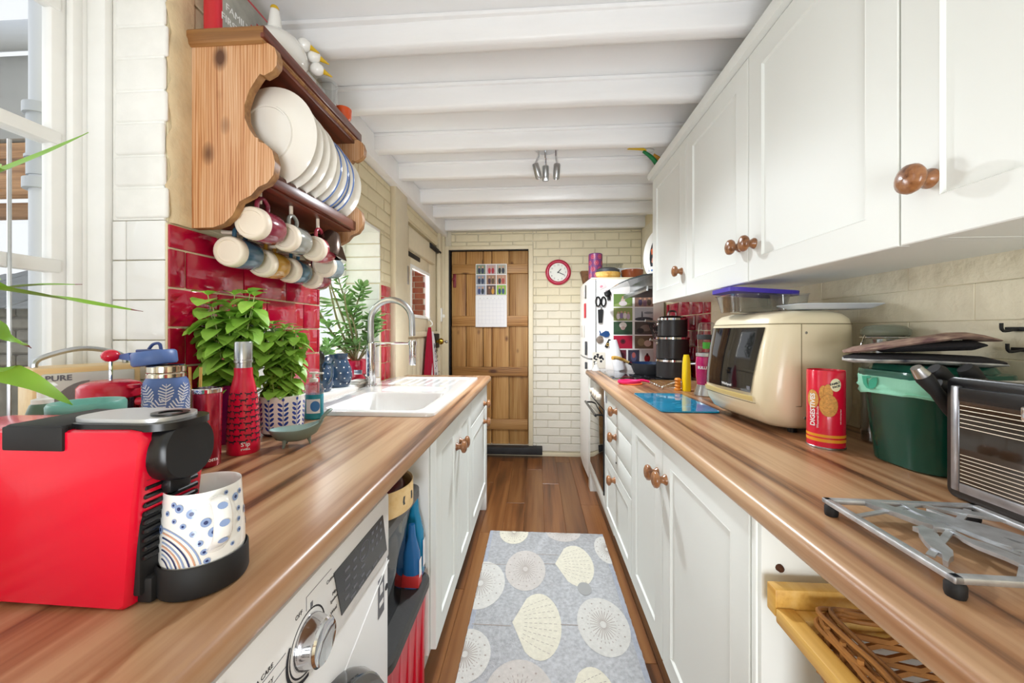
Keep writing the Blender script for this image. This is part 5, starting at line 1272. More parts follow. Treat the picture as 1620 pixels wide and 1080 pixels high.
# ---------------------------------------------------------------- cooker end
t = thing('built_in_oven', 'built-in steel oven with mirrored black glass door at the far right', 'oven', (.405, 2.263, 0))
obj('housing', G().box((.02, 0, .14), (.59, .61, .861), .002).box((.05, 0, 0), (.06, .61, .14)), M['unit'], t)
obj('filler', G().box((0, .575, .14), (.02, .612, .861), .001).box((0, -.0, .14), (.02, .006, .861)), M['unit'], t)
obj('lower_panel', G().box((0, .006, .14), (.02, .575, .225), .002), M['unit'], t)
obj('control_panel', G().box((-.004, .012, .735), (.02, .572, .853), .003), M['steel'], t)
for y in (.16, .25, .33, .43): obj('knob', G().lathe([(.0, 0), (.02, 0), (.019, .02), (.015, .024), (0, .024)], 18, (-.004, y, .785), '-x'), M['bisque'], t)
obj('door', G().box((-.006, .012, .24), (.018, .572, .728), .003), mat('black_oven_glass', '#101113', .04, coat=.8), t)
obj('door_trim', G().box((-.008, .008, .23), (.02, .016, .735), .001), M['softblack'], t)
obj('handle', G().tube([(-.045, .06, .69), (-.045, .53, .69)], .008, 10).tube([(-.045, .08, .69), (-.005, .08, .69)], .006, 8).tube([(-.045, .51, .69), (-.005, .51, .69)], .006, 8), M['black'], t)
obj('towel_sticker', G().box((-.0015, -.012, .66), (.0, -.004, .74)), M['paper'], t)
t = thing('magnet_strip', 'small navy and white paper strips stuck beside the oven', 'sticker', (.4045, 2.215, .68))
obj('paper', G().box((-.001, -.02, -.1), (.0, .022, .06)), M['paper'], t); obj('navy_patch', G().box((-.0018, -.016, .11), (-.001 + .001, .016, .15)), navy, t)
t = thing('end_panel', 'ivory end panel closing the right base units by the fridge', 'panel', (.405, 2.876, 0))
obj('panel', G().box((.0, 0, .0), (.59, .09, .861), .002), M['unit'], t)
t = thing('hob', 'black glass induction hob set in the right worktop', 'hob', (.48, 2.37, .9))
obj('glass', G().box((0, 0, .0003), (.46, .58, .006), .002), mat('black_hob_glass', '#0b0c0e', .05, coat=.6), t)
obj('trim', G().box((-.003, -.003, .0002), (.463, .583, .004), .001), M['steel'], t)
g = G()
for x, y, r in ((.12, .15, .08), (.33, .15, .1), (.12, .42, .1), (.33, .42, .08)): g.lathe([(r, .0062), (r + .002, .0062)], 40, (x, y, 0))
obj('zone_ring', g, M['inkgrey'], t, recalc=False)
anod = mat('dark_anodised_pan', '#3a3b3e', .35, .4)
def saucepan(z, r, h, lab, lid=False, hd=None):
    t = thing('saucepan', lab, 'saucepan', (.865, 2.47, z), 0, 'stacked black saucepans on the hob')
    obj('pan', G().lathe([(0, 0), (r - .006, 0), (r, .006), (r, h), (r - .003, h), (r - .003, .01), (0, .006)], 44), anod, t, 40)
    obj('rim', G().lathe([(r - .002, h - .002), (r + .003, h), (r + .003, h + .012), (r - .004, h + .014)], 44), M['chrome'], t)
    a, L_ = hd; d = Vector((cos(a), sin(a), 0))
    obj('handle', G().tube([d * (r - .002) + Vector((0, 0, h - .02)), d * (r + .03) + Vector((0, 0, h - .008)), d * (r + L_) + Vector((0, 0, h - .002))], [.007, .006, .009], 10), M['steel'], t)
    obj('bracket', G().box((-.012, -.006, -.014), (.006, .006, .014), .003).xf(Matrix.Translation(d * (r + .004) + Vector((0, 0, h - .02))) @ Matrix.Rotation(a, 4, 'Z')), M['chrome'], t)
    if lid:
        obj('lid', G().lathe([(r, h + .012), (r * .9, h + .022), (0, h + .03)], 44), mat('smoked_lid_glass', '#2a2426', .06, coat=.6), t, 60)
        obj('lid_knob', G().tube(spline([(-.025, 0, h + .03), (-.018, 0, h + .055), (.018, 0, h + .055), (.025, 0, h + .03)], 6), .006, 8), M['steel'], t)
saucepan(.9065, .098, .105, 'largest black saucepan, bottom of the stack on the hob', hd=(radians(-62), .1))
saucepan(1.0265, .097, .125, 'middle black saucepan of the stack on the hob', hd=(radians(188), .05))
saucepan(1.166, .088, .105, 'top black saucepan of the stack with a glass lid', True, hd=(radians(184), .085))
t = thing('frying_pan', 'deep dark frying pan with wooden handle and blue inside on the hob', 'frying pan', (.79, 2.69, .9065))
obj('pan', G().lathe([(0, 0), (.10, 0), (.108, .006), (.135, .075), (.1325, .075)], 44), mat('charcoal_pan', '#4a4c52', .45, .2), t)
obj('inside', G().lathe([(.1325, .0752), (.106, .012), (0, .008)], 44), mat('blue_nonstick', '#1d3a63', .4), t)
obj('ferrule', G().tube([(-.13, -.01, .068), (-.15, -.014, .078)], .011, 10), M['chrome'], t)
obj('handle', G().tube(spline([(-.15, -.014, .078), (-.19, -.03, .097), (-.235, -.05, .112), (-.27, -.065, .113)], 5), lambda s: .009 + .005 * s, 10), M['basketwood'], t)
t = thing('kitchen_roll', 'white tapered roll of kitchen paper leaning by the fridge', 'paper roll', (.635, 2.93, .9065), rot=(0, radians(-13), 0))
obj('roll', G().lathe([(.01, .003), (.043, .003), (.044, .01), (.030, .225), (.026, .232), (.008, .232)], 30), M['paper'], t, 40)
t = thing('white_bell', 'small white china bell at the far corner of the right worktop', 'ornament', (.458, 2.935, .9))
obj('bell', G().lathe([(0, .0), (.03, 0), (.031, .003), (.017, .03), (.012, .045), (0, .05)], 24), M['ceramic'], t); obj('knob', G().ball((0, 0, .058), .009), M['ceramic'], t)
t = thing('utensil_crock', 'dark crock of utensils behind the stacked saucepans', 'crock', (.935, 2.72, .9065))
obj('crock', G().lathe([(0, 0), (.04, 0), (.044, .005), (.046, .15), (.043, .15), (.04, .01), (0, .008)], 28), M['softblack'], t)
def utensil(nm, head, lab, mt, build):
    t = thing(nm, lab, 'utensil', (.935, 2.72, .93), 0, 'utensils in the crock by the hob')
    h = Vector(head) - Vector((.935, 2.72, .93))
    obj('handle', G().tube([(0, 0, 0), h * .5, h], .006, 8), M['black'], t)
    build(t, h, mt)
def tool(nm, base, head, hw, lab, mtl, kind):
    b_, h_ = Vector(base), Vector(head); d = h_ - b_; L_ = d.length
    t = thing(nm, lab, 'utensil', b_, 0, 'utensils in the crock by the hob')
    obj('handle', G().tube([(0, 0, 0), d * .4, d * .75], .006, 8), M['black'], t)
    q = d.to_track_quat('Z', 'Y').to_matrix().to_4x4(); q = Matrix.Translation(d * .72) @ q
    if kind == 'slot':
        g = G(); n = 5
        for i in range(n):
            x = -hw + 2 * hw * i / (n - 1); g.box((x - .0042, -.0015, 0), (x + .0042, .0015, L_ * .36))
        for z in range(4): g.box((-hw, -.0015, z * L_ * .115), (hw, .0015, z * L_ * .115 + .008))
        obj('head', g.xf(q), mtl, t)
    elif kind == 'ladle': obj('head', G().lathe([(0, 0), (.02, .004), (.034, .018), (.038, .034), (.036, .034), (.03, .018), (0, .008)], 24, (0, 0, L_ * .2)).xf(q), mtl, t, 60)
    else: obj('head', G().loft([[(x * s_, y, z) for x, y in rrect(2 * hw, .004, .0018, 2)] for z, s_ in ((0, .5), (.02, .9), (L_ * .3, 1))]).xf(q), mtl, t)
tool('slotted_turner', (.935, 2.72, .93), (.80, 2.66, 1.235), .032, 'black slotted turner leaning left out of the crock', M['black'], 'slot')
tool('ladle', (.94, 2.73, .93), (.845, 2.68, 1.225), .03, 'shiny steel ladle head above the slotted turner', M['chrome'], 'ladle')
tool('red_spatula', (.93, 2.71, .93), (.855, 2.62, 1.175), .018, 'red silicone spatula among the black utensils', mat('red_silicone', '#c8202c', .5), 'flat')
tool('black_spoon', (.945, 2.72, .93), (.895, 2.6, 1.15), .03, 'broad black spoon low among the utensils', M['black'], 'flat')
tool('black_masher', (.94, 2.75, .93), (.87, 2.74, 1.25), .028, 'black round-headed utensil highest in the crock', M['black'], 'flat')

t = thing('silicone_ring', 'bright pink silicone pan rest lying in front of the hob', 'pan rest', (.53, 2.2, .9), radians(8))
pk = mat('hot_pink_silicone', '#ee2a72', .45)
obj('ring', G().lathe([(.046, .012), (.052, .006), (.062, .006), (.066, .012), (.062, .022), (.052, .022), (.046, .012)], 36, sy=.8), pk, t, 60)
obj('tail', G().tube(spline([(.05, .01, .016), (.085, .012, .018), (.115, .008, .012), (.13, .006, .008)], 5), lambda s: .009 - .004 * s, 8), pk, t)
obj('ring_under', G().lathe([(.044, .0), (.062, .0), (.066, .004), (.06, .008), (.046, .008), (.044, 0)], 36, (.008, -.004, 0), sy=.8), mat('orange_silicone', '#f4733a', .45), t, label='orange ring')
t = thing('wire_cooling_rack', 'small brass wire rack with beaded edge lying beside the hob', 'rack', (.655, 2.0, .9))
br_ = mat('brassy_wire', '#a98a4c', .3, .9)
g = G()
for i in range(6): g.tube([(.0 + .025 * i, 0, .012), (.025 * i, .28, .012)], .0018, 6)
for i in range(5): g.tube([(0, .07 * i, .0135), (.125, .07 * i, .0135)], .0016, 6)
obj('grid', g, br_, t)
for i in range(7): obj('bead', G().ball((-.002, .01 + .043 * i, .008), .008), M['chrome'], t)
t = thing('yellow_bottle', 'bright yellow squeezy bottle beside the pink blender', 'bottle', (.757, 1.965, .9))
yb = mat('bright_yellow_plastic', '#f4d414', .35)
obj('bottle', G().loft([[(x, y, z) for x, y in rrect(a, b, min(a, b) * .4, 4)] for z, a, b in ((0, .034, .05), (.01, .036, .054), (.13, .03, .05), (.165, .026, .04), (.182, .02, .03))]), yb, t)
t = thing('orange_dipper', 'small orange wooden figure beside the yellow bottle', 'ornament', (.722, 1.985, .9))
obj('body', G().lathe([(0, 0), (.016, 0), (.018, .006), (.011, .014), (.016, .022), (.011, .03), (.016, .038), (.011, .046), (.017, .054), (.012, .062), (0, .064)], 18), mat('orange_wood', '#d9892f', .45), t, 60)
t = thing('white_cable', 'thin white cable curling across the worktop by the hob', 'cable', (.70, 2.08, .9))
obj('cable', G().tube(spline([(.06, -.07, .003), (.02, -.03, .003), (-.02, .0, .004), (.0, .03, .004), (.05, .04, .02), (.08, -.02, .03)], 6), .0025, 6), M['offwhite'], t)
t = thing('blender', 'personal blender with magenta body and clear cup beside the microwave', 'blender', (.797, 1.83, .9))
mg = mat('magenta_gloss', '#b3125f', .2, coat=.5)
obj('base', G().lathe([(0, 0), (.054, 0), (.056, .005), (.05, .025), (.042, .05), (.040, .054), (0, .054)], 36), M['steel'], t)
obj('body', G().lathe([(.041, .052), (.046, .09), (.047, .15), (.045, .18), (.043, .184), (0, .184)], 36), mg, t)
obj('collar', G().lathe([(.043, .182), (.046, .185), (.046, .198), (.04, .2)], 36), silver, t)
obj('cup', G().lathe([(.038, .196), (.04, .27), (.034, .335), (.025, .342), (0, .343)], 36), M['clearplastic'], t)
obj('band', G().lathe([(.040, .262), (.0415, .264), (.041, .284), (.0395, .285)], 36), M['darkgrey'], t)
obj('green_print', G().lathe([(.0393, .22), (.0402, .25)], 30, a0=-2.4, a1=-.9), mat('green_print', '#57b947', .5), t)
gt = text_geo('BULLET', .017, .0002, 'CENTER', .0005); gt.v = [(x, y + .132, z) for x, y, z in gt.v]
obj('lettering', wrap(gt, rprof([(.041, .052), (.046, .09), (.047, .15), (.045, .18)]), -2.25), M['whiteprint'], t, recalc=False)
t = thing('glass_board', 'turquoise glass worktop saver printed with rippling water', 'chopping board', (.462, 1.43, .9))
def water():
    m = mat('turquoise_water_print', '#14a3cf', .06, coat=.7, noise=(9, .5, '#0b7fa8')); return m
obj('board', G().loft([[(x, y, z) for x, y in rrect(.215, .41, .02, 5, .1075, .205)] for z in (.002, .0065, .007)]), water(), t)
g = G(); rn = random.Random(2)
for i in range(16):
    x, y = rn.uniform(.02, .19), rn.uniform(.03, .36); a = rn.uniform(-.5, .5)
    P = [(x + k * .012 * cos(a), y + k * .012 * sin(a) + .004 * sin(k * 1.7 + i)) for k in range(4)]
    for p, q in zip(P, P[1:]): flat(g, [(p[0], p[1] - .001), (q[0], q[1] - .001), (q[0], q[1] + .0012), (p[0], p[1] + .0012)])
g.v = [(x, y, .0073) for x, y, z in g.v]
obj('ripple_print', g, mat('pale_water_glint_print', '#9fdcee', .1), t, kind='stuff', recalc=False)

# fridge freezer with magnets and photographs
t = thing('fridge_freezer', 'tall white fridge freezer covered in photos in the far right corner', 'fridge', (.41, 3.0, 0))
fw_ = mat('white_enamel', '#f1efec', .3)
obj('cabinet', G().box((.06, 0, .03), (.58, .6, 1.612), .01), fw_, t)
def fdoor(z0, z1): return G().loft([[(x, y, z) for x, y in ([(.055, .002)] + [(.035 - .035 * sin(a), .037 - .035 * cos(a)) for a in [pi / 2 * i / 6 for i in range(7)]] + [(-.006, .3)] + [(.035 - .035 * cos(a), .563 + .035 * sin(a)) for a in [pi / 2 * i / 6 for i in range(7)]] + [(.055, .598)])] for z in (z0, z1)])
obj('door', fdoor(.99, 1.605), fw_, t, 30); obj('door', fdoor(.05, .975), fw_, t, 30)
obj('top', G().box((.02, .0, 1.606), (.58, .6, 1.622), .006), mat('yellowed_top', '#ece2c4', .4), t)
obj('seal', G().box((.053, .006, .05), (.062, .594, 1.6)), M['darkgrey'], t)
obj('handle', G().box((-.02, .05, .9), (-.004, .075, .955), .004).box((-.02, .05, 1.01), (-.004, .075, 1.12), .004), M['darkgrey'], t)
obj('foot', G().lathe([(0, 0), (.02, 0), (.02, .05), (0, .05)], 12, (.1, .06, 0)).lathe([(0, 0), (.02, 0), (.02, .05), (0, .05)], 12, (.5, .06, 0)).lathe([(0, 0), (.02, 0), (.02, .05), (0, .05)], 12, (.3, .54, 0)), M['black'], t)
PC = {}
def pcol(c):
    if c not in PC: PC[c] = mat('photo_ink', c, .45)
    return PC[c]
def photo(x0_, z0_, x1_, z1_, bgc, blobs, lab):
    t = thing('photograph', lab, 'photograph', ((x0_ + x1_) / 2, 3.0, (z0_ + z1_) / 2), 0, 'photographs stuck on the fridge side')
    w_, h_ = x1_ - x0_, z1_ - z0_
    obj('print', G().box((-w_ / 2, -.0015, -h_ / 2), (w_ / 2, -.0003, h_ / 2)), pcol(bgc), t)
    for i, (u, v, a, b, c_) in enumerate(blobs):
        p = [(max(-w_ / 2, min(w_ / 2, (u - .5) * w_ + x * w_)), max(-h_ / 2, min(h_ / 2, (v - .5) * h_ + y * h_))) for x, y in disc(0, 0, a, b, 14)]
        obj('picture', G().add([(x, -.0017 - i * .00012, y) for x, y in p], [tuple(range(14))]), pcol(c_), t, recalc=False)
def person(u, v, s, body, head='#c79c80'): return [(u, v, .11 * s, .28 * s, body), (u, v + .3 * s, .06 * s, .09 * s, head)]
cA, cB = (.603, .747), (.765, .905)
photo(cA[0], 1.392, cA[1], 1.491, '#6c8a45', [(.5, .1, .5, .2, '#8fa35f')] + person(.5, .4, 1.1, '#cbb4ae') + [(.5, .25, .22, .2, '#d9d0d0')], 'photo of figures on a lawn, top left of the fridge side')
photo(cB[0], 1.391, cB[1], 1.490, '#8c6e62', person(.3, .35, 1, '#4a3f5a') + person(.55, .3, 1, '#7a5a68') + person(.78, .35, 1, '#53463f'), 'photo of a small group indoors, top right of the fridge side')
photo(cA[0], 1.283, cA[1], 1.384, '#8d9a58', person(.25, .35, .9, '#e1d6d8') + person(.42, .4, .9, '#8f7aa0') + person(.6, .38, .9, '#d8cfc6') + person(.78, .33, .9, '#b9a0b0'), 'photo of a family group in a garden, second row left')
photo(cB[0], 1.283, cB[1], 1.384, '#b7b9bd', [(.5, .12, .5, .16, '#3d4045'), (.4, .4, .04, .35, '#4a4c52'), (.75, .6, .25, .1, '#7c7f85')], 'grey photo of a harbour with a boat, second row right')
photo(cA[0], 1.175, cA[1], 1.276, '#35553a', [(.5, .72, .2, .24, '#e8e2da'), (.5, .5, .12, .14, '#d3b8b0'), (.5, .15, .5, .15, '#2c4a33')], 'green photo with a white figure, third row left')
photo(cB[0], 1.175, cB[1], 1.276, '#4d4640', [(.6, .5, .3, .25, '#7d6f66'), (.3, .3, .2, .2, '#2f2b2a')], 'dark photo partly hidden by utensils, third row right')
photo(cA[0], 1.067, cA[1], 1.167, '#b01238', [(.5, .55, .14, .2, '#5d0d22'), (.5, .55, .06, .09, '#2e0a14')], 'bright red photo with a dark flower, fourth row left')
photo(cB[0], 1.067, cB[1], 1.167, '#6d5a45', [(.35, .5, .2, .3, '#8e7a5a'), (.7, .4, .2, .25, '#c9a99a')], 'brown photo behind the black turner, fourth row right')
photo(.645, .955, .70, 1.056, '#6b2836', [(.5, .5, .3, .3, '#4a1d28')], 'narrow wine red photo in the bottom row')
photo(.714, .955, .80, 1.056, '#3f3b4b', [(.5, .45, .25, .38, '#5a5a7a'), (.5, .6, .16, .22, '#b05f5a')], 'dark portrait photo in the middle of the bottom row')
photo(.815, .955, .905, 1.056, '#dcdad8', [(.5, .35, .25, .3, '#a8262c'), (.5, .62, .1, .14, '#4a1d1d')], 'white photo with a red coated figure in the bottom row')
t = thing('kitchen_scissors', 'black handled kitchen scissors in a sheath hanging on the fridge side', 'scissors', (.503, 2.998, 1.37))
obj('sheath', G().loft([[(x, y, z) for x, z in [(-.018, -.105), (.012, -.105), (.02, .0), (-.022, .0)]] for y in (-.012, 0)]), M['softblack'], t)
for sx, an in ((-.021, .15), (.021, -.15)): obj('grip', G().tube([(sx + .017 * cos(a), -.008, .062 + .036 * sin(a)) for a in [2 * pi * i / 18 for i in range(18)]], .0065, 8, closed=True), M['black'], t)
obj('pivot', G().lathe([(0, .012), (.012, .012), (.01, .016), (0, .017)], 16, (0, 0, .012), '-y'), M['chrome'], t)
t = thing('round_clip_magnet', 'round black clip magnet near the top of the fridge side', 'magnet', (.556, 2.998, 1.495))
obj('disc', G().lathe([(0, 0), (.027, 0), (.027, .012), (.02, .016), (0, .016)], 22, (0, 0, 0), '-y').box((-.004, -.012, -.052), (.022, -.001, -.022), .003), M['black'], t)
t = thing('fish_magnet', 'dark blue fish magnet on the fridge side', 'magnet', (.542, 2.998, 1.178))
obj('fish', G().loft([[(x, y, z) for x, z in [(.032, 0), (.022, .022), (0, .027), (-.02, .016), (-.034, .006), (-.045, .03), (-.05, .026), (-.045, .0), (-.052, -.008), (-.04, -.01), (-.02, -.016), (0, -.026), (.022, -.02)]] for y in (-.006, -.0003)]), mat('blue_ceramic', '#1d4a82', .25), t)
t = thing('owl_magnet', 'small mottled owl magnet below the blue fish', 'magnet', (.497, 2.998, 1.135))
obj('owl', G().ball((0, -.006, 0), .028, .007, .03), mat('mottled_brown_glaze', '#8a7a6d', .5, noise=(70, .5)), t)
t = thing('pink_note', 'small pale pink drawing pinned at the top of the fridge side', 'note', (.515, 2.998, 1.555), rot=(0, radians(-25), 0))
obj('paper', G().box((-.03, -.0015, -.022), (.03, -.0002, .022)), mat('pale_pink_paper', '#ecd9d9', .7), t); obj('drawing', G().add([(x, -.0018, y) for x, y in disc(-.008, -.002, .012, .009)], [tuple(range(14))]), mat('pink_ink', '#d98fa0', .6), t, recalc=False)
t = thing('cow_print_card', 'black and white patterned card low on the fridge side', 'card', (.49, 2.998, .975))
obj('card', G().box((-.05, -.0015, -.062), (.05, -.0002, .062)), mat('cream_card', '#e9e3d5', .7), t)
g = G(); rn = random.Random(6)
for i in range(12): g.add([(x, -.0018, y) for x, y in disc(rn.uniform(-.035, .035), rn.uniform(-.05, .05), rn.uniform(.006, .012), rn.uniform(.005, .012), 9)], [tuple(range(9))])
obj('pattern', g, M['ink'], t, kind='stuff', recalc=False)
t = thing('bottle_opener', 'small black and brass opener magnet beside the kitchen roll', 'magnet', (.562, 2.998, 1.11), rot=(0, radians(28), 0))
obj('opener', G().box((-.013, -.01, -.04), (.013, -.0005, .03), .004), M['black'], t); obj('ring', G().lathe([(.006, .01), (.012, .01), (.012, .014), (.006, .014)], 16, (0, 0, -.014), '-y'), mat('brass_ring', '#c2a25a', .3, 1), t)
for y, z, w_, h_, c_, lb in ((3.2, 1.51, .1, .06, '#e6e0e0', 'white note with pink writing on the fridge door'), (3.12, 1.52, .028, .11, '#1c1c1e', 'black pen magnet on the fridge door'), (3.16, 1.37, .09, .12, '#c5283a', 'red framed magnet on the fridge door'), (3.3, 1.2, .2, .1, '#d7d2c9', 'pale card held on the fridge door')):
    t = thing('door_magnet', lb, 'magnet', (.4035, y, z)); obj('magnet', G().box((-.004, -w_ / 2, -h_ / 2), (.0, w_ / 2, h_ / 2), .001), mat('magnet_print', c_, .5), t)

# on the fridge and hood
t = thing('patterned_tin', 'tall purple and pink patterned tin on the fridge', 'tin', (.485, 3.14, 1.622))
obj('tin', G().lathe([(0, 0), (.055, 0), (.056, .003), (.056, .205), (.052, .21), (0, .21)], 32), mat('plum_purple_print', '#6f3568', .35), t)
g = G()
for r in range(4):
    for i in range(6):
        q = disc((i + .5 * (r % 2)) * .0586, .03 + r * .05, .019, .019, 6); q2 = disc((i + .5 * (r % 2)) * .0586, .03 + r * .05, .0145, .0145, 6)
        for k in range(6): flat(g, [q[k], q[(k + 1) % 6], q2[(k + 1) % 6], q2[k]])
        flat(g, disc((i + .5 * (r % 2)) * .0586, .03 + r * .05, .007, .007, 6))
obj('hexagon_print', wrap(g, lambda z: .056), mat('coral_print', '#d9524f', .4), t, kind='stuff', recalc=False)
t = thing('woven_box', 'small brown woven box behind the patterned tin on the fridge', 'box', (.46, 3.36, 1.622))
obj('box', G().loft([[(x, y, z) for x, y in rrect(a, .12, .01, 3)] for z, a in ((0, .09), (.1, .14))]), mat('brown_woven_reed', '#6d4a2c', .8, noise=(60, .4)), t)
t = thing('wooden_bowl', 'shallow pale wooden bowl with a dark lid on the fridge', 'bowl', (.575, 3.13, 1.622))
obj('bowl', G().lathe([(0, 0), (.08, 0), (.105, .02), (.11, .05), (.106, .052), (.1, .03), (0, .012)], 36), M['basketwood'], t)
obj('lid', G().lathe([(.104, .052), (.1, .075), (.07, .09), (0, .092)], 36), M['darkgrey'], t)
t = thing('clear_tub', 'clear plastic tub stacked at the back of the fridge top', 'tub', (.62, 3.40, 1.622))
obj('tub', G().loft([[(x, y, z) for x, y in rrect(a, .2, .03, 4)] for z, a in ((0, .22), (.15, .25), (.152, .262), (.16, .262))]), M['clearplastic'], t)
t = thing('terracotta_dish', 'glazed terracotta dish on the fridge beside the hood', 'dish', (.785, 3.16, 1.622))
obj('dish', G().lathe([(0, 0), (.06, 0), (.085, .03), (.09, .075), (.085, .078), (.078, .03), (0, .01)], 32), mat('glazed_terracotta', '#8a4526', .25, coat=.4), t)
t = thing('white_box', 'white box with dark stripes behind the terracotta dish', 'box', (.82, 3.42, 1.622))
obj('box', G().box((-.11, -.06, 0), (.11, .06, .13), .006), M['paper'], t); obj('stripe', G().box((-.1105, -.0605, .07), (.1105, .0605, .078)), navy, t)
t = thing('cooker_hood', 'steel cooker hood with tinted glass visor beside the wall cabinets', 'cooker hood', (.99, 2.262, 1.437))
obj('body', G().box((-.30, .002, .03), (0, .588, .108), .004), M['steel'], t)
obj('underside', G().box((-.34, .006, .012), (-.002, .584, .03), .002), mat('dark_grease_filter', '#55534f', .4, .6), t)
vis = [(-.30, .104), (-.36, .098), (-.44, .075), (-.505, .045), (-.508, .038), (-.44, .066), (-.36, .088), (-.30, .094)]
obj('visor', G().prism(vis, .004, .586, 'xz'), mat('smoked_visor_glass', '#6d7274', .08, trans=.75), t, 60)
obj('trim', G().box((-.345, .002, .0), (-.335, .588, .03), .002), M['steel'], t)
t = thing('puffin_plate', 'oval white plate with a black and orange bird standing on the cooker hood', 'plate', (.79, 2.55, 1.546), rot=(0, radians(8), radians(-66)))
obj('plate', G().lathe([(0, 0), (.09, .0), (.128, .012), (.13, .016), (.09, .008), (0, .006)], 44, (0, 0, .16), '-y', sy=1.22), M['ceramic'], t, 60)
def pf(pts, c_, k, nm): obj(nm, G().add([(x, -.0135 - .0006 * k, z + .16) for x, z in pts], [tuple(range(len(pts)))]), c_, t, recalc=False)
pf(disc(.0, .0, .07, .115, 24), mat('bird_black', '#23262d', .3), 0, 'bird_body'); pf(disc(-.015, .035, .032, .04, 18), M['ceramic'], 1, 'bird_cheek')
pf([(-.03, .05), (-.062, .03), (-.05, -.005), (-.026, .01)], mat('bird_orange', '#d5663a', .3), 2, 'bird_beak'); pf(disc(.0, -.05, .045, .06, 18), mat('bird_breast', '#c98a72', .3), 2, 'bird_breast'); pf(disc(-.012, .045, .006, .007, 8), M['ink'], 3, 'bird_eye')
t = thing('cat_creamer', 'small white cup with blue spots and a black cat on the hood', 'cup', (.72, 2.36, 1.546))
obj('cup', G().lathe([(0, 0), (.028, 0), (.032, .006), (.034, .045), (.031, .046), (.028, .01), (0, .008)], 24), M['ceramic'], t); obj('cat', G().ball((-.01, 0, .055), .013, .013, .016).tube([(-.018, 0, .065), (-.02, 0, .08)], [.005, .001], 6).tube([(-.004, 0, .065), (-.003, 0, .08)], [.005, .001], 6), M['ink'], t)
g = G()
for i in range(8): flat(g, disc(i * .026, .022, .007, .006, 8))
obj('blue_spots', wrap(g, rprof([(.032, .006), (.034, .045)])), mat('blue_spot_glaze', '#4f7fc2', .2), t, kind='stuff', recalc=False)
t = thing('toy_flower', 'yellow and green fabric flower poking over the top of the wall cabinets', 'ornament', (.72, 2.19, 2.11))
obj('base', G().box((-.02, -.03, 0), (.12, .03, .01), .002).tube([(.02, 0, .005), (-.02, 0, .06), (-.06, 0, .085)], .012, 8), mat('amber_fabric', '#d2962f', .6), t)
obj('stem', G().tube(spline([(-.02, -.01, .0), (-.07, -.02, .06), (-.12, -.02, .1)], 5), lambda s: .016 - .008 * s, 8), mat('deep_green_fabric', '#1f7a45', .7), t)
for a in (-.5, -.15, .2, .55):
    g = G(); leaf_geo(g, (-.10, -.02, .10), (-1, a * .8, .35 * a + .25), (0, 0, 1), .11, .018, .3, .1); obj('petal', g, mat('yellow_fabric', '#f0c92c', .6), t, 60, recalc=False)
obj('white_petal', G().ball((-.09, -.01, .108), .035, .016, .014), M['offwhite'], t)

# wall clock, calendar, light
t = thing('wall_clock', 'round red wall clock with white face on the brick wall', 'clock', (.212, 3.664, 1.766))
obj('rim', G().lathe([(.088, .0), (.122, .0), (.1225, .012), (.115, .026), (.1, .03), (.091, .024), (.088, .014)], 56, (0, 0, 0), '-y'), mat('raspberry_clock_rim', '#b5103c', .25, coat=.4), t, 60)
obj('face', G().lathe([(0, .0), (.09, .0), (.09, .012), (0, .012)], 48, (0, 0, 0), '-y'), mat('cream_clock_face', '#e9ebe2', .5), t)
for i in range(1, 13):
    a = pi / 2 - i * pi / 6
    obj('numeral', text_plane(text_geo(str(i), .022, .0003), (.071 * cos(a), -.0125, .071 * sin(a)), (1, 0, 0), (0, 0, 1)), M['ink'], t)
for a, L_, w_ in ((radians(50), .042, .004), (radians(-25), .065, .003)):
    obj('hand', G().box((-.01, -.002, -w_), (L_, -.0005, w_)).xf(Matrix.Translation((0, -.0125, 0)) @ Matrix.Rotation(-a, 4, 'Y')), M['ink'], t)
obj('hub', G().lathe([(0, .0125), (.006, .0125), (.006, .017), (0, .017)], 12, (0, 0, 0), '-y'), M['ink'], t)
t = thing('calendar', 'family photo calendar hanging on the plank door', 'calendar', (-.436, 3.674, 1.243))
obj('page', G().box((-.153, -.0028, 0), (.153, -.0005, .306)), M['paper'], t); obj('page', G().box((-.151, -.0028, .308), (.153, -.0005, .613)), M['paper'], t)
cols_ = ['#7d8a76', '#b9a0a0', '#a7a79a', '#8a93a0', '#9a7a62', '#b98d74', '#9aa0b2', '#5f4a42', '#8db548']
for k in range(9):
    i, j = k % 3, 2 - k // 3; x, z = -.1 + i * .1, .36 + j * .1
    obj('picture', G().box((x - .046, -.0034, z - .046), (x + .046, -.0029, z + .046)), pcol(cols_[k]), t)
    for (dx, c_) in ((-.017, ('#2f3a55', '#b5303f', '#23262b', '#2b3652', '#4a3344', '#2a2a33', '#3b4a7a', '#6d4a3a', '#2e4668')[k]), (.017, ('#2f3a55', '#a8283a', '#2a3040', '#34405c', '#5a4632', '#b04a44', '#2b3340', '#d09a3c', '#39507a')[k])):
        obj('picture', G().add([(x + dx + p, -.0037, z - .012 + q) for p, q in disc(0, 0, .014, .03, 12)], [tuple(range(12))]), pcol(c_), t, recalc=False)
        obj('picture', G().add([(x + dx + p, -.0039, z + .022 + q) for p, q in disc(0, 0, .009, .011, 10)], [tuple(range(10))]), pcol('#c69a80'), t, recalc=False)
g = G()
for i in range(8): g.box((-.126 + i * .036 - .0004, -.0032, .03), (-.126 + i * .036 + .0004, -.0028, .265))
for j in range(7): g.box((-.126, -.0032, .03 + j * .039), (.126, -.0028, .0308 + j * .039))
obj('ruled_grid', g, mat('pale_blue_grey_rule', '#b3b6c8', .7), t)
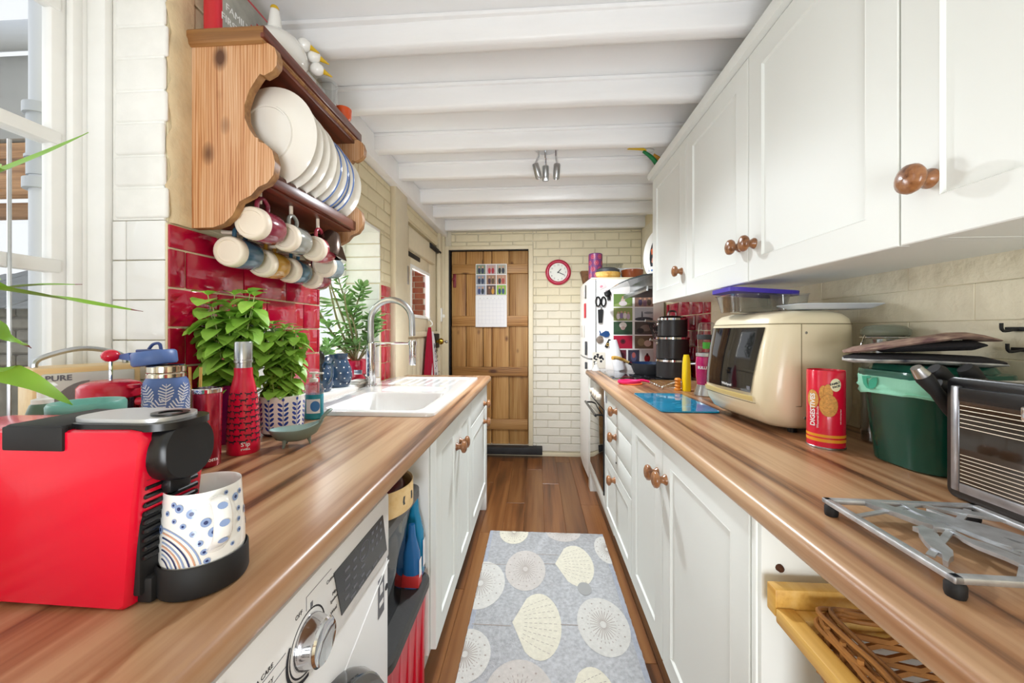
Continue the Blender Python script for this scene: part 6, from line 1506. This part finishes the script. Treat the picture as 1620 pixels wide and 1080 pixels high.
for i, s_ in enumerate(('M', 'T', 'W', 'T', 'F', 'S', 'S')): obj('lettering', text_plane(text_geo(s_, .012, .0002), (-.108 + i * .036, -.003, .278), (1, 0, 0), (0, 0, 1)), M['inkgrey'], t)
t = thing('ceiling_spotlight', 'chrome three-lamp spotlight fitting on the beamed ceiling', 'ceiling light', (.06, 2.19, 2.262))
obj('plate', G().lathe([(0, -.018), (.065, -.018), (.075, -.01), (.076, 0), (0, 0)], 36), M['chrome'], t)
for (x, y, dx, dy) in ((-.045, -.01, -.02, -.02), (-.005, .03, .0, -.03), (.055, -.01, .005, -.01)):
    l = obj('lamp', G().lathe([(0, 0), (.017, 0), (.019, -.006), (.019, -.08), (.016, -.083), (.013, -.074), (0, -.074)], 20).xf(Matrix.Translation((x + dx, y + dy, -.11)) @ Matrix.Rotation(dx * 14, 4, 'Y') @ Matrix.Rotation(-dy * 7, 4, 'X')), M['steel'], t, 50)
    obj('arm', G().tube([(x, y, -.016), (x, y, -.06), (x + dx, y + dy, -.112)], .006, 8), M['chrome'], t)

# ---------------------------------------------------------------- floor level and under the left worktop
t = thing('kitchen_runner', 'pale grey runner rug printed with cream fans and seed heads', 'rug', (.059, 1.58, 0))
def rugm():
    m = mat('pale_grey_rug_pile', '#bfc0c3', .95, noise=(70, .22), bump=(260, .004, .9)); return m
hem = mat('blue_grey_rug_edge', '#a9adb8', .95, noise=(60, .15), bump=(260, .004))
g = G(); n = 60; LR = []
edge = []
for i in range(n): edge.append((-.332 + .664 * i / n, .678))
for i in range(100): edge.append((.332, .678 - 1.4 * i / 100))
for i in range(n): edge.append((.332 - .664 * i / n, -.722))
for i in range(100): edge.append((-.332, -.722 + 1.4 * i / 100))
edge = [(x + random.uniform(-.0018, .0018), y + random.uniform(-.0018, .0018)) for x, y in edge]
obj('pile', G().loft([[(x, y, .001) for x, y in edge], [(x * 1.003, y, .006) for x, y in edge], [(x * .994, y * .997, .0095) for x, y in edge]]), rugm(), t, 60)
for sx in (-1, 1): obj('edge_band', G().box((sx * .331, -.72, .0088), (sx * .312, .675, .0098)), hem, t)
rc, ry, rp, rd = mat('cream_rug_print', '#cfcbc1', .95, noise=(70, .08), bump=(260, .004)), mat('straw_rug_print', '#deD9c8'.lower(), .95, noise=(70, .08), bump=(260, .004)), mat('blush_rug_print', '#c9c3be', .95, noise=(70, .08), bump=(260, .004)), mat('taupe_rug_print', '#a79d96', .95)
rw = mat('white_rug_print', '#d3d1cc', .95, noise=(70, .08), bump=(260, .004))
def rugz(g, z): g.v = [(x - .059, y - 1.58, z) for x, y, _ in g.v if True]; return g
def clipx(p): return [(min(max(x, -.272), .390), min(y, 2.254)) for x, y in p]
def fan(cx, cy, a, b, m_, dirn=1):
    g = G(); pts = [(cx - dirn * a, cy)] + [(cx - dirn * a + dirn * (2 * a) * (.5 + .5 * cos(q)) ** .72 * (1 if abs(q) < 2.2 else 1), cy + b * sin(q) * (1.0 - .12 * cos(q))) for q in [-2.3 + 4.6 * i / 22 for i in range(23)]]
    obj('fan_print', rugz(flat(g, clipx(pts)), .0102), m_, t, recalc=False)
    g = G()
    for k in range(9):
        q = (k - 4) / 4.6
        for j in range(7):
            r0, r1 = .25 + j * .1, .25 + j * .1 + .06
            P0 = (cx - dirn * a + dirn * 2 * a * r0 * (1 - .25 * q * q), cy + b * q * r0 ** .5); P1 = (cx - dirn * a + dirn * 2 * a * r1 * (1 - .25 * q * q), cy + b * q * r1 ** .5)
            flat(g, clipx([(P0[0], P0[1] - .0012), (P1[0], P1[1] - .0012), (P1[0], P1[1] + .0012), (P0[0], P0[1] + .0012)]))
    obj('fan_ribs', rugz(g, .0105), rd, t, kind='stuff', recalc=False)
def seed(cx, cy, a, b, m_):
    obj('seed_head_print', rugz(flat(G(), clipx(disc(cx, cy, a, b, 36))), .0102), m_, t, recalc=False)
    g = G()
    for k in range(26):
        q = 2 * pi * k / 26; w_ = .0013
        for r0, r1 in ((.12, .5), (.56, .62), (.72, .9)):
            if r1 == .9: 
                if k % 2: continue
                flat(g, clipx([(cx + .8 * a * cos(q) + x, cy + .8 * b * sin(q) + y) for x, y in disc(0, 0, .004, .004, 6)])); continue
            dx, dy = cos(q), sin(q)
            flat(g, clipx([(cx + a * r0 * dx - w_ * dy, cy + b * r0 * dy + w_ * dx), (cx + a * r1 * dx - w_ * dy, cy + b * r1 * dy + w_ * dx), (cx + a * r1 * dx + w_ * dy, cy + b * r1 * dy - w_ * dx), (cx + a * r0 * dx + w_ * dy, cy + b * r0 * dy - w_ * dx)]))
    obj('seed_ribs', rugz(g, .0105), rd, t, kind='stuff', recalc=False)
fan(.195, 1.955, .097, .168, ry); seed(-.053, 1.90, .1, .16, rp); fan(.003, 1.55, .10, .175, ry, 1); seed(.272, 1.56, .104, .155, rw)
seed(-.262, 1.78, .115, .17, rw); seed(-.262, 1.385, .095, .12, rw); seed(-.055, 1.22, .12, .155, rp); fan(.185, 1.22, .085, .14, ry); seed(-.13, 2.25, .085, .13, ry); seed(.16, 2.26, .1, .1, rp); seed(.385, 2.10, .065, .13, rw)
seed(.26, .98, .1, .15, rw); fan(-.15, .96, .1, .15, ry)
g = G()
for x0_, x1_, y in ((-.26, -.1, 1.53), (.1, .17, 1.55), (.04, .1, 1.95), (-.27, -.15, 1.93), (.0, .12, 2.03)): flat(g, [(x0_, y - .002), (x1_, y - .002), (x1_, y + .002), (x0_, y + .002)])
obj('stem_print', rugz(g, .0103), rd, t, kind='stuff', recalc=False)
obj('stain', rugz(flat(G(), disc(.224, 1.772, .032, .045, 20)), .0108), mat('grey_stain', '#a2a2a1', .95), t, recalc=False)

t = thing('washing_machine', 'white washing machine with black porthole under the left worktop', 'washing machine', (-.328, .225, 0))
wm = mat('white_appliance_enamel', '#f3f3f4', .28)
obj('body', G().box((-.56, 0, .02), (-.004, .6, .845), .006), wm, t)
obj('front', G().box((-.008, .001, .09), (.0, .599, .70), .004), wm, t)
obj('control_panel', G().box((-.01, .001, .702), (.003, .599, .843), .006), wm, t)
obj('drawer', G().box((.0, .01, .708), (.0055, .15, .835), .004), wm, t)
obj('plinth', G().box((-.03, .005, .0), (-.012, .595, .088), .002), wm, t)
dsp = [(.365, .811), (.39, .725), (.582, .725), (.56, .811)]
obj('display', G().loft([[(x, y, z) for y, z in dsp] for x in (.003, .0042)]), mat('dark_display', '#2c2c30', .25), t)
g = G(); rn = random.Random(9)
for i in range(4):
    for j in range(3): g.box((.0042, .40 + j * .03, .742 + i * .016), (.0046, .412 + j * .03 + rn.uniform(0, .006), .746 + i * .016))
for i in range(3):
    for j in range(3): g.box((.0042, .505 + j * .02, .765 + i * .016), (.0046, .513 + j * .02, .771 + i * .016))
for j in range(5): g.box((.0042, .42 + j * .03, .730), (.0046, .44 + j * .03, .7345))
obj('display_print', g, M['inkgrey'], t, kind='stuff')
obj('display_ring', G().tube([(.0042, .475 + .02 * cos(a), .785 + .017 * sin(a)) for a in [2 * pi * i / 24 for i in range(24)]], .0006, 4, closed=True), M['inkgrey'], t)
DY, DZ = .298, .758
obj('dial', G().lathe([(.0, .003), (.035, .003), (.034, .009), (.0295, .022), (.0305, .026), (.028, .029), (.021, .025), (0, .024)], 40, (0, DY, DZ), 'x'), M['chrome'], t, 40)
g = G()
for k in range(12):
    a = 2 * pi * k / 12; g.box((.010, DY - .0006, DZ + .0335), (.029, DY + .0006, DZ + .0365)) if False else None
obj('dial_ring', G().lathe([(.040, .003), (.042, .0036), (.0425, .003)], 40, (0, DY, DZ), 'x'), M['ink'], t)
g = G()
for i in range(24):
    a0_, a1_ = radians(150 + i * 5), radians(150 + (i + 1) * 5)
    g.add([(.0036, DY - r * -cos(a), DZ + r * sin(a)) for r, a in ((.045, a0_), (.050, a0_), (.050, a1_), (.045, a1_))], [(0, 1, 2, 3)])
obj('dial_arc', g, M['ink'], t, recalc=False)
for s_, y, z, sz in (('OFF', DY - .022, DZ + .052, .009), ('EXTRA CARE', DY - .098, DZ + .03, .0085), ('ALLERGY', DY - .09, DZ + .012, .0085), ('Rapid Care', DY - .088, DZ - .010, .0095), ("14' / 30' / 44'", DY - .088, DZ - .022, .009), ('Delicate', DY - .085, DZ - .038, .0085), ('Cottons', DY + .06, DZ + .05, .008), ('Mixed', DY + .074, DZ + .022, .008), ('Synthetics', DY + .072, DZ + .012, .007), ('Wool', DY + .068, DZ - .006, .008)):
    obj('lettering', text_plane(text_geo(s_, sz, .0002), (.0033, y, z), (0, 1, 0), (0, 0, 1)), M['ink'], t)
g = G()
for y0_, z0_, y1_, z1_ in ((DY - .005, DZ + .046, DY - .005, DZ + .065), (DY - .005, DZ + .065, DY + .06, DZ + .065), (DY + .005, DZ + .043, DY + .01, DZ + .05), (DY - .125, DZ + .024, DY - .05, DZ + .024), (DY - .12, DZ + .006, DY - .045, DZ + .006)):
    g.box((.0031, min(y0_, y1_) - .0004, min(z0_, z1_) - .0004), (.0035, max(y0_, y1_) + .0004, max(z0_, z1_) + .0004))
obj('panel_rules', g, M['inkgrey'], t, kind='stuff')
for y, z in ((DY - .14, DZ + .026), (DY - .135, DZ + .006)): obj('care_icon', G().tube([(.0033, y + .007 * cos(a), z + .006 * sin(a)) for a in [2 * pi * i / 14 for i in range(14)]], .0006, 4, closed=True), M['inkgrey'], t)
PY, PZ = .30, .425
blk = mat('gloss_black_porthole', '#1d1d1f', .12, coat=.6); grp = mat('graphite_ring', '#55534f', .35, .3)
obj('door_ring', G().lathe([(.215, .0), (.218, .012), (.212, .035), (.205, .045), (.19, .048), (.165, .05), (.15, .046), (.142, .034)], 64, (0, PY, PZ), 'x'), grp, t, 40)
obj('door_rim', G().lathe([(.221, .0), (.222, .012), (.216, .03), (.2, .033), (.2, .0)], 64, (0, PY, PZ), 'x'), blk, t, 40)
obj('door_glass', G().lathe([(0, .018), (.08, .022), (.12, .03), (.146, .036), (.150, .03)], 48, (0, PY, PZ), 'x'), mat('dark_porthole_glass', '#14161c', .04, coat=.9), t, 60)
obj('energy_label', G().box((0, .545, .60), (.0008, .575, .68)), M['inkgrey'], t); obj('energy_print', G().box((.0008, .55, .62), (.0012, .57, .63)).box((.0008, .553, .645), (.0012, .567, .665)), M['paper'], t)
obj('sticker', G().lathe([(0, 0), (.007, 0), (.007, .001), (0, .001)], 12, (0, .588, .64), 'x'), M['ink'], t)
obj('panel_crease', G().tube([(.001, .36, .60), (.001, .599, .692)], .0015, 5), wm, t)

t = thing('red_crate', 'red plastic crate with dark lid on the floor beside the washing machine', 'crate', (-.56, 1.02, 0))
obj('crate', G().loft([[(x, y, z) for x, y in rrect(a, b, .03, 4)] for z, a, b in ((0, .40, .33), (.40, .43, .36))]), mat('bright_red_plastic', '#d5142e', .35), t)
for i in range(5): obj('rib', G().box((.20 + .003, -.14 + i * .065, .03), (.214, -.12 + i * .065, .40), .002), mat('bright_red_rib', '#cf1830', .3), t)
obj('lid', G().loft([[(x, y, z) for x, y in rrect(a, b, .05, 5)] for z, a, b in ((.40, .44, .372), (.405, .455, .378), (.425, .455, .378), (.432, .44, .37))]), mat('charcoal_lid', '#3d3c3b', .5, bump=(50, .001)), t)
t = thing('storage_box', 'clear plastic storage box with grey lid beside the washing machine', 'storage box', (-.565, .985, .4325))
obj('box', G().loft([[(x, y, z) for x, y in rrect(a, b, .03, 4)] for z, a, b in ((.0, .36, .19), (.28, .40, .23))], True, False), pane_mat('frosted_plastic', '#c9cdd0', .3), t)
obj('contents', G().box((-.15, -.07, .004), (.10, .06, .2), .01).box((.11, -.06, .004), (.16, .02, .26), .004), mat('pale_contents', '#d9d6cb', .8), t)
obj('lid', G().loft([[(x, y, z) for x, y in rrect(a, b, .045, 5)] for z, a, b in ((.275, .43, .30), (.28, .44, .31), (.303, .44, .31), (.31, .42, .29), (.31, .3, .2), (.316, .29, .19))]), mat('grey_box_lid', '#6d6f73', .5), t)
t = thing('wooden_sieve', 'round pale wooden sieve box holding dark packets on the storage box', 'box', (-.43, .955, .7495))
obj('hoop', G().lathe([(.108, 0), (.11, .002), (.11, .062), (.1085, .064), (.105, .06), (.105, .004), (0, .004), (0, 0), (.108, 0)], 48), maple, t, 40)
obj('slot', G().loft([[(.1103 * cos(a) * s_, .1103 * sin(a) * s_, z) for a, z in ((-.35, .022), (.05, .022), (.07, .03), (.05, .042), (-.35, .042), (-.37, .03))] for s_ in (1, 1.008)]), M['darkgrey'], t)
obj('contents', G().ball((0, 0, .05), .09, .09, .022, 16, 8), mat('dark_red_packet', '#5a1420', .3, noise=(30, .6)), t)
for nm, x, y, r, h, c_, lb in (('detergent_bottle', -.385, 1.182, .026, .25, '#1f8fc0', 'tall blue detergent bottle standing by the white side panel'), ('stain_remover', -.375, 1.125, .022, .185, '#2a6fae', 'smaller blue bottle with red base in front of the tall blue one')):
    t = thing(nm, lb, 'bottle', (x, y, .4325), 0, 'cleaning bottles beside the storage box')
    obj('bottle', G().loft([[(p, q, z) for p, q in rrect(a, b, min(a, b) * .45, 4)] for z, a, b in ((0, r * 2.2, r * 1.5), (.01, r * 2.4, r * 1.6), (h * .55, r * 2.2, r * 1.5), (h * .8, r * 1.1, r * 1.0), (h, r * .8, r * .8))]), mat('blue_bottle_plastic', c_, .25, coat=.3), t)
    obj('label_sticker', G().box((r * 1.21, -r * .5, .03), (r * 1.225, r * .5, h * .45)), M['paper'], t); obj('base_print', G().box((-r * 1.22, -r * .82, .002), (r * 1.22, r * .82, .04 if r < .025 else .012), .004), mat('label_red', '#c93434', .4) if r < .025 else navy, t)
